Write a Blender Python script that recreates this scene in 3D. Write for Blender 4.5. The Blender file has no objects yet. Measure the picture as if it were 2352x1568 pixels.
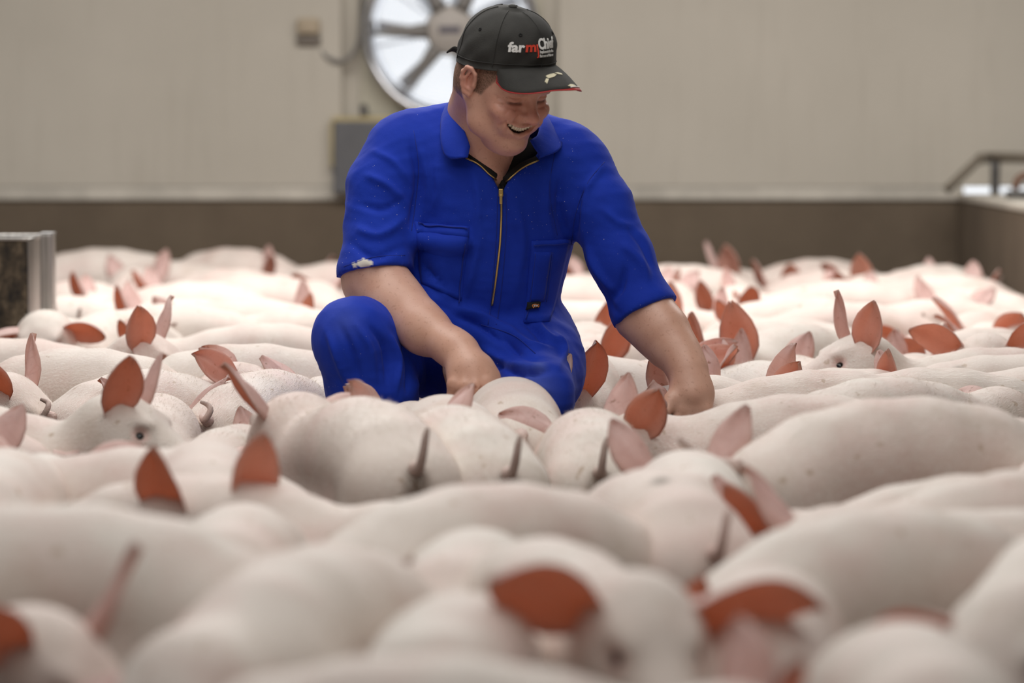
import bpy, bmesh, math, random
import numpy as np
from mathutils import Vector, Matrix
from mathutils.bvhtree import BVHTree

random.seed(7)
rng = np.random.default_rng(7)
scene = bpy.context.scene
C = scene.collection

# ------------------------------------------------------------------ camera
CAM_H = 0.93
FPX = 8820.0                      # focal length in pixels of the 2352 px wide frame (135 mm lens)
HORIZON = 270.0
PITCH = math.atan((784.0 - HORIZON) / FPX)
MAN_Y = 7.5                       # distance of the farmer
WALL_Y = 14.0
cam_d = bpy.data.cameras.new('camera')
cam_d.sensor_width = 36.0
cam_d.lens = FPX * 36.0 / 2352.0
cam_d.clip_end = 100
cam_d.dof.use_dof = True
cam_d.dof.focus_distance = 7.55
cam_d.dof.aperture_fstop = 3.1
cam = bpy.data.objects.new('camera', cam_d)
C.objects.link(cam)
cam.location = (0, 0, CAM_H)
cam.rotation_euler = (math.pi / 2 - PITCH, 0, 0)
scene.camera = cam
_f = np.array([0, math.cos(PITCH), -math.sin(PITCH)])
_u = np.array([0, math.sin(PITCH), math.cos(PITCH)])
_r = np.array([1.0, 0, 0])
CAMP = np.array([0, 0, CAM_H])


def ray(px, py):
    return _f + _r * ((px - 1176.0) / FPX) + _u * ((784.0 - py) / FPX)


def at_depth(px, py, y):
    """world point seen at pixel (px, py) at world depth y"""
    d = ray(px, py)
    return CAMP + d * (y / d[1])


def at_height(px, py, z):
    d = ray(px, py)
    return CAMP + d * ((z - CAM_H) / d[2])


def M(px, py, dy=0.0):
    return at_depth(px, py, MAN_Y + dy)


# ------------------------------------------------------------------ light
scene.view_settings.view_transform = 'Standard'
scene.view_settings.look = 'None'
scene.view_settings.exposure = 0.0
scene.view_settings.gamma = 1.0
scene.view_settings.use_curve_mapping = False
world = bpy.data.worlds.new('daylight')
scene.world = world
world.use_nodes = True
wn = world.node_tree.nodes
wn['Background'].inputs['Color'].default_value = (0.93, 0.96, 1.0, 1)
wn['Background'].inputs['Strength'].default_value = 1.25


def area(name, loc, target, sx, sy, power, col=(1, 1, 1)):
    l = bpy.data.lights.new(name, 'AREA')
    l.shape = 'RECTANGLE'
    l.size, l.size_y = sx, sy
    l.energy = power
    l.color = col
    o = bpy.data.objects.new(name, l)
    C.objects.link(o)
    o.location = loc
    o.rotation_euler = (Vector(target) - Vector(loc)).to_track_quat('-Z', 'Y').to_euler()
    return o


# roof lights under the ceiling: a bright strip beyond the farmer, weaker ones nearer
area('rooflight_far', (0.2, 10.9, 3.1), (0.2, 10.7, 0.0), 6.0, 1.5, 225, (1.0, 0.97, 0.94))
area('rooflight_mid', (-0.6, 7.2, 3.1), (-0.3, 7.4, 0.0), 5.0, 1.6, 80, (1.0, 0.98, 0.95))
area('rooflight_near', (-0.4, 3.6, 3.1), (-0.2, 3.9, 0.0), 6.0, 2.0, 72, (1.0, 0.98, 0.95))


# ------------------------------------------------------------------ materials
class NT:
    def __init__(self, name):
        self.m = bpy.data.materials.new(name)
        self.m.use_nodes = True
        self.t = self.m.node_tree
        self.n = self.t.nodes
        self.b = self.n['Principled BSDF']
        self.out = self.n['Material Output']

    def node(self, typ, **kw):
        n = self.n.new(typ)
        for k, v in kw.items():
            if k in n.inputs:
                n.inputs[k].default_value = v
            else:
                setattr(n, k, v)
        return n

    def link(self, a, b):
        self.t.links.new(a, b)

    def set(self, **kw):
        for k, v in kw.items():
            self.b.inputs[k.replace('_', ' ')].default_value = v

    def coord(self, scale=(1, 1, 1), kind='Object'):
        tc = self.node('ShaderNodeTexCoord')
        mp = self.node('ShaderNodeMapping')
        mp.inputs['Scale'].default_value = scale
        self.link(tc.outputs[kind], mp.inputs['Vector'])
        return mp.outputs['Vector']

    def noise(self, vec, scale, detail=4, rough=0.55):
        n = self.node('ShaderNodeTexNoise')
        n.inputs['Scale'].default_value = scale
        n.inputs['Detail'].default_value = detail
        n.inputs['Roughness'].default_value = rough
        self.link(vec, n.inputs['Vector'])
        return n.outputs['Fac']

    def ramp(self, fac, stops):
        r = self.node('ShaderNodeValToRGB')
        el = r.color_ramp.elements
        while len(el) < len(stops):
            el.new(0.5)
        for e, (p, c) in zip(el, stops):
            e.position = p
            e.color = c if len(c) == 4 else (*c, 1)
        self.link(fac, r.inputs['Fac'])
        return r.outputs['Color']

    def mix(self, fac, a, b, blend='MIX'):
        x = self.node('ShaderNodeMix', data_type='RGBA', blend_type=blend)
        if isinstance(fac, (int, float)):
            x.inputs[0].default_value = fac
        else:
            self.link(fac, x.inputs[0])
        for v, i in ((a, 6), (b, 7)):
            if isinstance(v, tuple):
                x.inputs[i].default_value = v if len(v) == 4 else (*v, 1)
            else:
                self.link(v, x.inputs[i])
        return x.outputs[2]

    def math(self, op, a, b=None):
        x = self.node('ShaderNodeMath', operation=op)
        for v, i in ((a, 0), (b, 1)):
            if v is None:
                continue
            if isinstance(v, (int, float)):
                x.inputs[i].default_value = v
            else:
                self.link(v, x.inputs[i])
        return x.outputs[0]

    def bump(self, h, strength=0.3, dist=0.01):
        b = self.node('ShaderNodeBump')
        b.inputs['Strength'].default_value = strength
        b.inputs['Distance'].default_value = dist
        self.link(h, b.inputs['Height'])
        self.link(b.outputs['Normal'], self.b.inputs['Normal'])
        return b

    def color(self, c):
        self.link(c, self.b.inputs['Base Color'])


def plain(name, col, rough=0.6, metal=0.0, var=0.12, vscale=8.0, bump=0.0, bscale=60.0):
    t = NT(name)
    v = t.coord()
    n = t.noise(v, vscale)
    d = tuple(max(0.0, x * (1 - var)) for x in col)
    u = tuple(min(1.0, x * (1 + var)) for x in col)
    t.color(t.ramp(n, [(0.3, d), (0.7, u)]))
    t.set(Roughness=rough, Metallic=metal)
    if bump:
        t.bump(t.noise(v, bscale), bump, 0.004)
    return t.m


# ------------------------------------------------------------------ mesh helpers
def mesh_np(name, V, F, mats=(), mat_idx=None, smooth=True):
    """V (n,3) array, F list of arrays each (m,3) or (m,4)"""
    me = bpy.data.meshes.new(name)
    V = np.asarray(V, dtype=np.float32)
    fl = [np.asarray(f, dtype=np.int32) for f in (F if isinstance(F, list) else [F]) if len(f)]
    me.vertices.add(len(V))
    me.vertices.foreach_set('co', V.ravel())
    loops = np.concatenate([f.ravel() for f in fl])
    tot = np.concatenate([np.full(len(f), f.shape[1], dtype=np.int32) for f in fl])
    start = np.concatenate([[0], np.cumsum(tot)[:-1]]).astype(np.int32)
    me.loops.add(len(loops))
    me.loops.foreach_set('vertex_index', loops)
    me.polygons.add(len(tot))
    me.polygons.foreach_set('loop_start', start)
    me.polygons.foreach_set('loop_total', tot)
    if mat_idx is not None:
        me.polygons.foreach_set('material_index', np.asarray(mat_idx, dtype=np.int32))
    me.polygons.foreach_set('use_smooth', np.full(len(tot), smooth))
    for m in mats:
        me.materials.append(m)
    me.update(calc_edges=True)
    me.validate()
    return me


def link(name, me, parent=None, label=None, cat=None, group=None, kind=None):
    o = bpy.data.objects.new(name, me)
    C.objects.link(o)
    if parent is not None:
        o.parent = parent
    tag(o, label, cat, group, kind)
    return o


def tag(o, label=None, cat=None, group=None, kind=None):
    for k, v in (('label', label), ('category', cat), ('group', group), ('kind', kind)):
        if v:
            o[k] = v
    return o


def bm_obj(name, bm, mat, parent=None, smooth=False, **kw):
    me = bpy.data.meshes.new(name)
    bmesh.ops.recalc_face_normals(bm, faces=bm.faces)
    bm.to_mesh(me)
    bm.free()
    for p in me.polygons:
        p.use_smooth = smooth
    for m in (mat if isinstance(mat, (list, tuple)) else [mat]):
        me.materials.append(m)
    return link(name, me, parent, **kw)


def bm_box(bm, lo, hi, bevel=0.0):
    r = bmesh.ops.create_cube(bm, size=1.0)
    vs = r['verts']
    lo, hi = Vector(lo), Vector(hi)
    for v in vs:
        v.co = Vector(((lo[i] + hi[i]) / 2 + v.co[i] * (hi[i] - lo[i]) for i in range(3)))
    if bevel:
        es = list({e for v in vs for e in v.link_edges})
        bmesh.ops.bevel(bm, geom=es, offset=bevel, segments=2, affect='EDGES', profile=0.5)
    return vs


def box(name, lo, hi, mat, parent=None, bevel=0.0, **kw):
    bm = bmesh.new()
    bm_box(bm, lo, hi, bevel)
    return bm_obj(name, bm, mat, parent, **kw)


def tube_np(pts, rad, n=8, caps=True):
    """closed tube along pts (k,3) with radii (k,)"""
    pts = np.asarray(pts, float)
    rad = np.broadcast_to(np.asarray(rad, float), (len(pts),))
    tan = np.gradient(pts, axis=0)
    tan /= np.linalg.norm(tan, axis=1)[:, None] + 1e-9
    ref = np.array([0, 0, 1.0]) if abs(tan[0][2]) < 0.9 else np.array([1.0, 0, 0])
    nrm = np.cross(tan[0], ref)
    nrm /= np.linalg.norm(nrm)
    V = []
    a = np.linspace(0, 2 * math.pi, n, endpoint=False)
    for i in range(len(pts)):
        nrm = nrm - tan[i] * nrm.dot(tan[i])
        nrm /= np.linalg.norm(nrm)
        b = np.cross(tan[i], nrm)
        V.append(pts[i] + rad[i] * (np.cos(a)[:, None] * nrm + np.sin(a)[:, None] * b))
    V = np.concatenate(V)
    k = len(pts)
    i, j = np.meshgrid(np.arange(k - 1), np.arange(n), indexing='ij')
    j2 = (j + 1) % n
    Q = np.stack([i * n + j, i * n + j2, (i + 1) * n + j2, (i + 1) * n + j], -1).reshape(-1, 4)
    T = np.zeros((0, 3), int)
    if caps:
        V = np.concatenate([V, pts[:1], pts[-1:]])
        c0, c1 = k * n, k * n + 1
        jj = np.arange(n)
        T = np.concatenate([np.stack([np.full(n, c0), (jj + 1) % n, jj], -1),
                            np.stack([np.full(n, c1), (k - 1) * n + jj, (k - 1) * n + (jj + 1) % n], -1)])
    return V, Q, T


def smooth_path(P, n=24):
    """Catmull-Rom through points P (k,3+)"""
    P = np.asarray(P, float)
    Q = np.vstack([2 * P[0] - P[1], P, 2 * P[-1] - P[-2]])
    out = []
    seg = len(P) - 1
    for t in np.linspace(0, seg, n):
        i = min(int(t), seg - 1)
        u = t - i
        p0, p1, p2, p3 = Q[i:i + 4]
        out.append(0.5 * (2 * p1 + (p2 - p0) * u + (2 * p0 - 5 * p1 + 4 * p2 - p3) * u * u + (3 * p1 - p0 - 3 * p2 + p3) * u ** 3))
    return np.array(out)


def tube(name, pts, rad, mat, parent=None, n=8, **kw):
    V, Q, T = tube_np(pts, rad, n)
    return link(name, mesh_np(name, V, [Q, T], [mat]), parent, **kw)


# ------------------------------------------------------------------ blended solids -> one continuous surface
class Field:
    def __init__(self, lo, hi, vox):
        self.lo = np.asarray(lo, np.float32)
        self.vox = vox
        n = np.ceil((np.asarray(hi) - self.lo) / vox).astype(int) + 1
        self.n = n
        self.ax = [(self.lo[i] + np.arange(n[i]) * vox).astype(np.float32) for i in range(3)]
        self.d = np.full(n, 1e3, np.float32)

    def _sub(self, lo, hi):
        s = []
        for i in range(3):
            a = int(max(0, math.floor((lo[i] - self.lo[i]) / self.vox)))
            b = int(min(self.n[i], math.ceil((hi[i] - self.lo[i]) / self.vox) + 1))
            if b <= a:
                return None
            s.append(slice(a, b))
        return tuple(s)

    def _grid(self, s):
        return (self.ax[0][s[0]][:, None, None], self.ax[1][s[1]][None, :, None], self.ax[2][s[2]][None, None, :])

    def _put(self, s, p, k, op):
        d = self.d[s]
        if op > 0:
            h = np.maximum(k - np.abs(d - p), 0) / k
            self.d[s] = np.minimum(d, p) - h * h * (k * 0.25)
        else:
            h = np.maximum(k - np.abs(d + p), 0) / k
            self.d[s] = np.maximum(d, -p) + h * h * (k * 0.25)

    def cap(self, a, b, ra, rb=None, k=0.02, op=1):
        rb = ra if rb is None else rb
        a = np.asarray(a, np.float32)
        b = np.asarray(b, np.float32)
        m = max(ra, rb) + k + 2.5 * self.vox
        s = self._sub(np.minimum(a, b) - m, np.maximum(a, b) + m)
        if s is None:
            return
        X, Y, Z = self._grid(s)
        ba = b - a
        l2 = float(ba.dot(ba)) + 1e-12
        px, py, pz = X - a[0], Y - a[1], Z - a[2]
        h = np.clip((px * ba[0] + py * ba[1] + pz * ba[2]) / l2, 0, 1)
        p = np.sqrt((px - h * ba[0]) ** 2 + (py - h * ba[1]) ** 2 + (pz - h * ba[2]) ** 2) - (ra + (rb - ra) * h)
        self._put(s, p, k, op)

    def chain(self, P, R, k=0.02, op=1):
        for i in range(len(P) - 1):
            self.cap(P[i], P[i + 1], R[i], R[i + 1], k, op)

    def ell(self, c, r, R=None, k=0.02, op=1):
        """ellipsoid; R columns are its local axes"""
        c = np.asarray(c, np.float32)
        r = np.asarray(r, np.float32)
        m = float(r.max()) + k + 2.5 * self.vox
        s = self._sub(c - m, c + m)
        if s is None:
            return
        X, Y, Z = self._grid(s)
        x, y, z = X - c[0], Y - c[1], Z - c[2]
        if R is not None:
            R = np.asarray(R, np.float32)
            x, y, z = (x * R[0, i] + y * R[1, i] + z * R[2, i] for i in range(3))
        k0 = np.sqrt((x / r[0]) ** 2 + (y / r[1]) ** 2 + (z / r[2]) ** 2)
        k1 = np.sqrt((x / r[0] ** 2) ** 2 + (y / r[1] ** 2) ** 2 + (z / r[2] ** 2) ** 2) + 1e-6
        self._put(s, k0 * (k0 - 1.0) / k1, k, op)

    def rbox(self, c, h, R=None, rnd=0.005, k=0.01, op=1):
        c = np.asarray(c, np.float32)
        h = np.asarray(h, np.float32)
        m = float(np.linalg.norm(h)) + k + 2.5 * self.vox
        s = self._sub(c - m, c + m)
        if s is None:
            return
        X, Y, Z = self._grid(s)
        x, y, z = X - c[0], Y - c[1], Z - c[2]
        if R is not None:
            R = np.asarray(R, np.float32)
            x, y, z = (x * R[0, i] + y * R[1, i] + z * R[2, i] for i in range(3))
        qx, qy, qz = np.abs(x) - h[0] + rnd, np.abs(y) - h[1] + rnd, np.abs(z) - h[2] + rnd
        p = np.sqrt(np.maximum(qx, 0) ** 2 + np.maximum(qy, 0) ** 2 + np.maximum(qz, 0) ** 2) + \
            np.minimum(np.maximum(np.maximum(qx, qy), qz), 0) - rnd
        self._put(s, p, k, op)

    def cut(self, p0, nrm, lo, hi):
        """remove what lies on the side nrm points to, inside the box lo..hi"""
        s = self._sub(lo, hi)
        if s is None:
            return
        X, Y, Z = self._grid(s)
        p = (X - p0[0]) * nrm[0] + (Y - p0[1]) * nrm[1] + (Z - p0[2]) * nrm[2]
        self.d[s] = np.maximum(self.d[s], p)

    def wedge(self, left, right, lo, hi):
        """cut the opening between two edge lines given as pixels, top to bottom (curved edges)"""
        s = self._sub(lo, hi)
        X, Y, Z = self._grid(s)
        dep = Y * _f[1] + (Z - CAM_H) * _f[2]
        px = 1176 + FPX * X / dep
        py = 784 - FPX * (Y * _u[1] + (Z - CAM_H) * _u[2]) / dep
        l = np.interp(py, [p[1] for p in left], [p[0] for p in left])
        r = np.interp(py, [p[1] for p in right], [p[0] for p in right])
        p = np.maximum(np.maximum(l - px, px - r), py - left[-1][1]) * (dep / FPX)
        self._put(s, p.astype(np.float32), 0.003, -1)

    def front(self, x, z, off=0.0):
        """point on the +y side of the solid at (x, z), off proud of it"""
        i = int(round((x - self.lo[0]) / self.vox))
        k = int(round((z - self.lo[2]) / self.vox))
        col = self.d[i, :, k]
        j = int(np.nonzero(col < 0)[0].max())
        a, b = float(col[j]), float(col[min(j + 1, len(col) - 1)])
        y = self.ax[1][j] + self.vox * (a / (a - b) if a != b else 0)
        return np.array([x, y + off, z])

    def surface(self, smooth=1):
        d = self.d
        ins = d < 0
        c = [ins[i:ins.shape[0] - 1 + i, j:ins.shape[1] - 1 + j, k:ins.shape[2] - 1 + k]
             for i in (0, 1) for j in (0, 1) for k in (0, 1)]
        cnt = np.zeros(c[0].shape, np.int8)
        for x in c:
            cnt += x
        act = (cnt > 0) & (cnt < 8)
        ci = np.argwhere(act)
        idx = np.full(act.shape, -1, np.int32)
        idx[act] = np.arange(len(ci))
        offs = np.array([(i, j, k) for i in (0, 1) for j in (0, 1) for k in (0, 1)])
        vals = np.stack([d[ci[:, 0] + o[0], ci[:, 1] + o[1], ci[:, 2] + o[2]] for o in offs], 1)
        acc = np.zeros((len(ci), 3), np.float32)
        num = np.zeros(len(ci), np.float32)
        for a in range(8):
            for ax in (4, 2, 1):
                if a & ax:
                    continue
                b = a | ax
                va, vb = vals[:, a], vals[:, b]
                m = (va < 0) != (vb < 0)
                t = np.where(m, va / np.where(m, va - vb, 1), 0)
                acc += m[:, None] * (offs[a] + t[:, None] * (offs[b] - offs[a]))
                num += m
        V = self.lo + (ci + acc / num[:, None]) * self.vox
        Q = []
        for ax in range(3):
            o1, o2 = (ax + 1) % 3, (ax + 2) % 3
            A = np.moveaxis(ins, (ax, o1, o2), (0, 1, 2))
            I = np.moveaxis(idx, (ax, o1, o2), (0, 1, 2))
            e = np.argwhere(A[:-1, 1:-1, 1:-1] != A[1:, 1:-1, 1:-1])
            if not len(e):
                continue
            i, j, k = e[:, 0], e[:, 1] + 1, e[:, 2] + 1
            q = np.stack([I[i, j - 1, k - 1], I[i, j, k - 1], I[i, j, k], I[i, j - 1, k]], 1)
            fl = ~A[i, j, k]
            q[fl] = q[fl][:, ::-1]
            Q.append(q)
        Q = np.concatenate(Q)
        for _ in range(smooth):
            V = relax(V, Q)
        return V, Q


def relax(V, Q, w=0.5):
    S = np.zeros_like(V)
    N = np.zeros(len(V), np.float32)
    for a, b in ((0, 1), (1, 2), (2, 3), (3, 0)):
        for x, y in ((Q[:, a], Q[:, b]), (Q[:, b], Q[:, a])):
            for c in range(3):
                S[:, c] += np.bincount(x, V[y, c], len(V))
            N += np.bincount(x, minlength=len(V))
    return V * (1 - w) + w * S / np.maximum(N, 1)[:, None]


def largest(V, Q):
    """keep the largest connected piece of a mesh"""
    lab = np.arange(len(V))
    while True:
        m = lab[Q].min(1)
        new = lab.copy()
        for a in range(4):
            np.minimum.at(new, Q[:, a], m)
        if (new == lab).all():
            break
        lab = new
    big = np.bincount(lab).argmax()
    keep = lab == big
    idx = np.cumsum(keep) - 1
    return V[keep], idx[Q[keep[Q[:, 0]]]]


def vnormals(V, Q):
    n = np.cross(V[Q[:, 2]] - V[Q[:, 0]], V[Q[:, 3]] - V[Q[:, 1]])
    N = np.zeros_like(V)
    for a in range(4):
        for c in range(3):
            N[:, c] += np.bincount(Q[:, a], n[:, c], len(V))
    return N / (np.linalg.norm(N, axis=1)[:, None] + 1e-12)


def set_mask(me, name, arr):
    a = me.attributes.new(name, 'FLOAT_VECTOR', 'POINT')
    a.data.foreach_set('vector', np.asarray(arr, np.float32).ravel())


def unit(v):
    v = np.asarray(v, float)
    return v / (np.linalg.norm(v) + 1e-12)

# ------------------------------------------------------------------ the house
def wall_panel_mat():
    t = NT('white wall cladding')
    v = t.coord((1, 1, 1))
    n = t.noise(v, 1.3, 5)
    c = t.ramp(n, [(0.3, (0.49, 0.45, 0.38)), (0.7, (0.555, 0.51, 0.435))])
    st = t.noise(t.coord((9, 9, 0.7)), 3.0, 4)
    c = t.mix(t.math('MULTIPLY', t.ramp(st, [(0.55, (0, 0, 0)), (0.8, (1, 1, 1))]), 0.25), c, (0.34, 0.30, 0.24))
    t.color(c)
    t.set(Roughness=0.55)
    return t.m


def concrete_mat(name, a, b):
    t = NT(name)
    v = t.coord((1, 1, 1))
    n = t.noise(v, 2.2, 8, 0.6)
    n2 = t.noise(t.coord((3, 3, 0.5)), 2.0, 5)
    c = t.ramp(n, [(0.3, a), (0.72, b)])
    c = t.mix(t.math('MULTIPLY', n2, 0.6), c, tuple(x * 0.72 for x in a))
    t.color(c)
    t.set(Roughness=0.85)
    t.bump(t.noise(v, 40, 6), 0.35, 0.01)
    return t.m


mat_clad = wall_panel_mat()
mat_dull = plain('dull grey lining', (0.26, 0.24, 0.21), 0.8)
mat_seam = plain('grey seam strip', (0.22, 0.195, 0.16), 0.6)
mat_conc = concrete_mat('brown stained concrete', (0.125, 0.092, 0.062), (0.19, 0.145, 0.10))
mat_curb = plain('pale concrete ledge', (0.56, 0.52, 0.45), 0.8, var=0.2, vscale=5)
mat_grime = plain('dark grime', (0.12, 0.10, 0.08), 0.9, var=0.4, vscale=14)
mat_steel = plain('galvanised steel', (0.46, 0.46, 0.46), 0.38, 1.0, var=0.2, vscale=20)
mat_dsteel = plain('dark steel', (0.13, 0.125, 0.12), 0.45, 0.6, var=0.2)
mat_black = plain('black plastic', (0.02, 0.02, 0.02), 0.5)
mat_floor = concrete_mat('wet slatted floor', (0.07, 0.055, 0.045), (0.13, 0.11, 0.09))

PPW = FPX / WALL_Y          # pixels per metre on the far wall


def W(px, py, dy=0.0):
    """point on the far wall's face (dy < 0: towards the camera)"""
    return at_depth(px, py, WALL_Y + dy)


CORNER_X = W(2200, 460)[0]
LEDGE_Z = W(1176, 452)[2]
CLAD_Z = W(1176, 424)[2]

# floor: slatted concrete, one beam after the other
bm = bmesh.new()
bm_box(bm, (-6, -2.4, -0.2), (6, WALL_Y + 0.3, -0.03))
floor = bm_obj('floor', bm, mat_floor, kind='structure')
bm = bmesh.new()
bm_box(bm, (-0.045, -5.0, -0.03), (0.045, 5.0, 0.0), 0.006)
beam = bm_obj('floor_slat', bm, mat_floor, floor)
beam_me = beam.data
beam.location = (-2.6, WALL_Y - 5.2, 0)
for i in range(1, 52):
    o = bpy.data.objects.new('floor_slat', beam_me)
    C.objects.link(o)
    o.parent = floor
    o.location = (-2.6 + i * 0.105, WALL_Y - 5.2, 0)

# far wall: brown concrete below, white cladding above, a round opening for the fan
bm = bmesh.new()
bm_box(bm, (-6, WALL_Y, -0.2), (CORNER_X + 0.02, WALL_Y + 0.25, LEDGE_Z - 0.012), 0.006)
wall_far = bm_obj('wall_far', bm, mat_conc, kind='structure')
ledge = box('trim_1', (-6, WALL_Y - 0.012, LEDGE_Z - 0.012), (CORNER_X + 0.02, WALL_Y + 0.12, CLAD_Z - 0.008), mat_curb, bevel=0.004, kind='structure')
box('trim_2', (-6, WALL_Y + 0.006, CLAD_Z - 0.008), (CORNER_X + 1.5, WALL_Y + 0.1, CLAD_Z + 0.016), mat_grime, bevel=0.003, kind='structure')

FAN_C = W(1035, 70, 0.05)
FAN_R = 200 / PPW
TOP_Z = 3.2


def clad_wall():
    """cladding face with a round hole"""
    x0, x1, z0 = -6.0, CORNER_X + 3.0, CLAD_Z - 0.005
    y = WALL_Y + 0.05
    n = 64
    V, F = [], []
    ang = [2 * math.pi * i / n for i in range(n)]
    hw = FAN_R * 1.25
    for a in ang:
        V.append((FAN_C[0] + FAN_R * 1.02 * math.cos(a), y, FAN_C[2] + FAN_R * 1.02 * math.sin(a)))
    for a in ang:
        m = max(abs(math.cos(a)), abs(math.sin(a)))
        V.append((FAN_C[0] + hw * math.cos(a) / m, y, FAN_C[2] + hw * math.sin(a) / m))
    for i in range(n):
        j = (i + 1) % n
        F.append((i, j, n + j, n + i))
    xs = [x0, FAN_C[0] - hw, FAN_C[0] + hw, x1]
    zs = [z0, FAN_C[2] - hw, FAN_C[2] + hw, TOP_Z]
    for i in range(3):
        for k in range(3):
            if i == 1 and k == 1:
                continue
            b = len(V)
            V += [(xs[i], y, zs[k]), (xs[i + 1], y, zs[k]), (xs[i + 1], y, zs[k + 1]), (xs[i], y, zs[k + 1])]
            F.append((b, b + 1, b + 2, b + 3))
    me = bpy.data.meshes.new('wall_cladding')
    me.from_pydata(V, [], F)
    me.materials.append(mat_clad)
    o = link('cladding', me, wall_far)
    sol = o.modifiers.new('thick', 'SOLIDIFY')
    sol.thickness = 0.06
    sol.offset = 1 if me.polygons[0].normal.y > 0 else -1
    return o


clad_wall()
# cladding ribs and joints: shallow vertical strips
def seam(px, w_px, mat, y0=-30, y1=424, dy=0.046, nm='panel_joint'):
    a, b = W(px - w_px / 2, y1, dy), W(px + w_px / 2, y0, dy)
    box(nm, (a[0], WALL_Y + dy - 0.004, a[2]), (b[0], WALL_Y + dy + 0.004, b[2]), mat, wall_far, bevel=0.0015)


mat_rib = plain('cladding rib', (0.42, 0.385, 0.32), 0.55)
for px in (28, 110, 160, 207, 300, 352, 432, 470, 560, 612, 655):
    seam(px, 5, mat_rib, nm='cladding_rib')
seam(692, 8, mat_seam)
for px in (1482, 2176, 2312):
    seam(px, 9, mat_seam)
for px in (1870, 2000):
    seam(px, 4, mat_rib, nm='cladding_rib')

# side wall on the right, with its top rail
box('wall_right', (CORNER_X, -1.0, 0), (CORNER_X + 0.16, WALL_Y + 0.2, LEDGE_Z - 0.01), mat_conc, bevel=0.006, kind='structure')
box('trim_3', (CORNER_X - 0.006, -1.0, LEDGE_Z - 0.01), (CORNER_X + 0.17, WALL_Y + 0.04, LEDGE_Z + 0.012), mat_curb, bevel=0.004, kind='structure')
box('wall_behind', (-6, -2.4, 0), (6, -2.2, 3.2), mat_dull, kind='structure')
box('wall_left', (-6.2, -2.4, 0), (-6.0, WALL_Y + 0.3, 3.2), mat_dull, kind='structure')
box('wall_passage', (CORNER_X + 2.9, -2.4, 0), (CORNER_X + 3.1, WALL_Y + 0.3, 3.2), mat_dull, kind='structure')

box('ceiling', (-6.2, -2.4, 3.2), (CORNER_X + 3.1, WALL_Y + 0.3, 3.3), mat_dull, kind='structure')

rail = bpy.data.objects.new('pipe_railing', None)
C.objects.link(rail)
ry = WALL_Y - 0.25
rail.location = (CORNER_X + 0.08, ry, LEDGE_Z)
tag(rail, 'dull grey pipe railing with sloping end on top of the right pen wall', 'railing')
mat_pipe = plain('weathered pipe', (0.20, 0.17, 0.13), 0.6, 0.3)


def rl(px, py, dy=-0.25):
    return W(px, py, dy) - np.array(rail.location)


p0, p1, p2, p3 = rl(2172, 438), rl(2250, 364), rl(2300, 362), rl(2440, 366, -1.2)
tube('sloping_bar', smooth_path([p0, p1], 8), 0.016, mat_pipe, rail)
tube('top_bar', smooth_path([p1, p2, p3], 14), 0.02, mat_pipe, rail)
pb = rl(2286, 372)
pb2 = np.array([pb[0], pb[1], 0.012])
tube('post', smooth_path([pb, pb2], 6), 0.017, mat_dsteel, rail)
# latch of the gate beyond the railing
lt = bpy.data.objects.new('gate_latch', None)
C.objects.link(lt)
lt.location = tuple(W(2345, 440, -0.9) * np.array([1, 1, 0]) + np.array([0, 0, LEDGE_Z + 0.012]))
tag(lt, 'dark grey metal latch on the right pen wall beside the railing post', 'latch')
box('bracket', (-0.05, -0.03, 0), (0.16, 0.03, 0.03), mat_dsteel, lt, bevel=0.006)
tube('bolt', smooth_path([(-0.02, 0, 0.03), (0.0, 0, 0.075), (0.1, 0.0, 0.09)], 8), 0.013, plain('rusty bolt', (0.16, 0.08, 0.05), 0.7), lt)

# mounting board behind the fan, grey box under it
mat_board = plain('pale fan board', (0.47, 0.44, 0.35), 0.6)
bd = W(828, 268, 0.04), W(1245, -30, 0.04)


def fan_board():
    bm = bmesh.new()
    n = 64
    cx, cz = FAN_C[0], FAN_C[2]
    xl, xr, zb, zt = bd[0][0], bd[1][0], bd[0][2], cz + FAN_R * 1.2
    ring, outr = [], []
    for i in range(n):
        a = 2 * math.pi * i / n
        c, s = math.cos(a), math.sin(a)
        ring.append(bm.verts.new((cx + FAN_R * 0.99 * c, WALL_Y + 0.03, cz + FAN_R * 0.99 * s)))
        kx = (xr - cx if c > 0 else cx - xl) / max(abs(c), 1e-6)
        kz = (zt - cz if s > 0 else cz - zb) / max(abs(s), 1e-6)
        k = min(kx, kz)
        outr.append(bm.verts.new((cx + k * c, WALL_Y + 0.03, cz + k * s)))
    for i in range(n):
        j = (i + 1) % n
        bm.faces.new((ring[i], outr[i], outr[j], ring[j]))
    r = bmesh.ops.extrude_face_region(bm, geom=bm.faces[:])
    for v in r['geom']:
        if isinstance(v, bmesh.types.BMVert):
            v.co.y += 0.02
    return bm


fan = bpy.data.objects.new('exhaust_fan', None)
C.objects.link(fan)
fan.location = (FAN_C[0], WALL_Y, FAN_C[2] - FAN_R)
tag(fan, 'large round steel exhaust fan in the white far wall behind the cap', 'fan')


def fan_part(name, bm, mat, parent=fan, smooth=False):
    o = bm_obj(name, bm, mat, None, smooth)
    o.matrix_world = Matrix.Identity(4)
    o.parent = parent
    o.matrix_parent_inverse = Matrix.Translation(-Vector(fan.location))
    return o


fan_part('mounting_board', fan_board(), mat_board)


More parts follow.
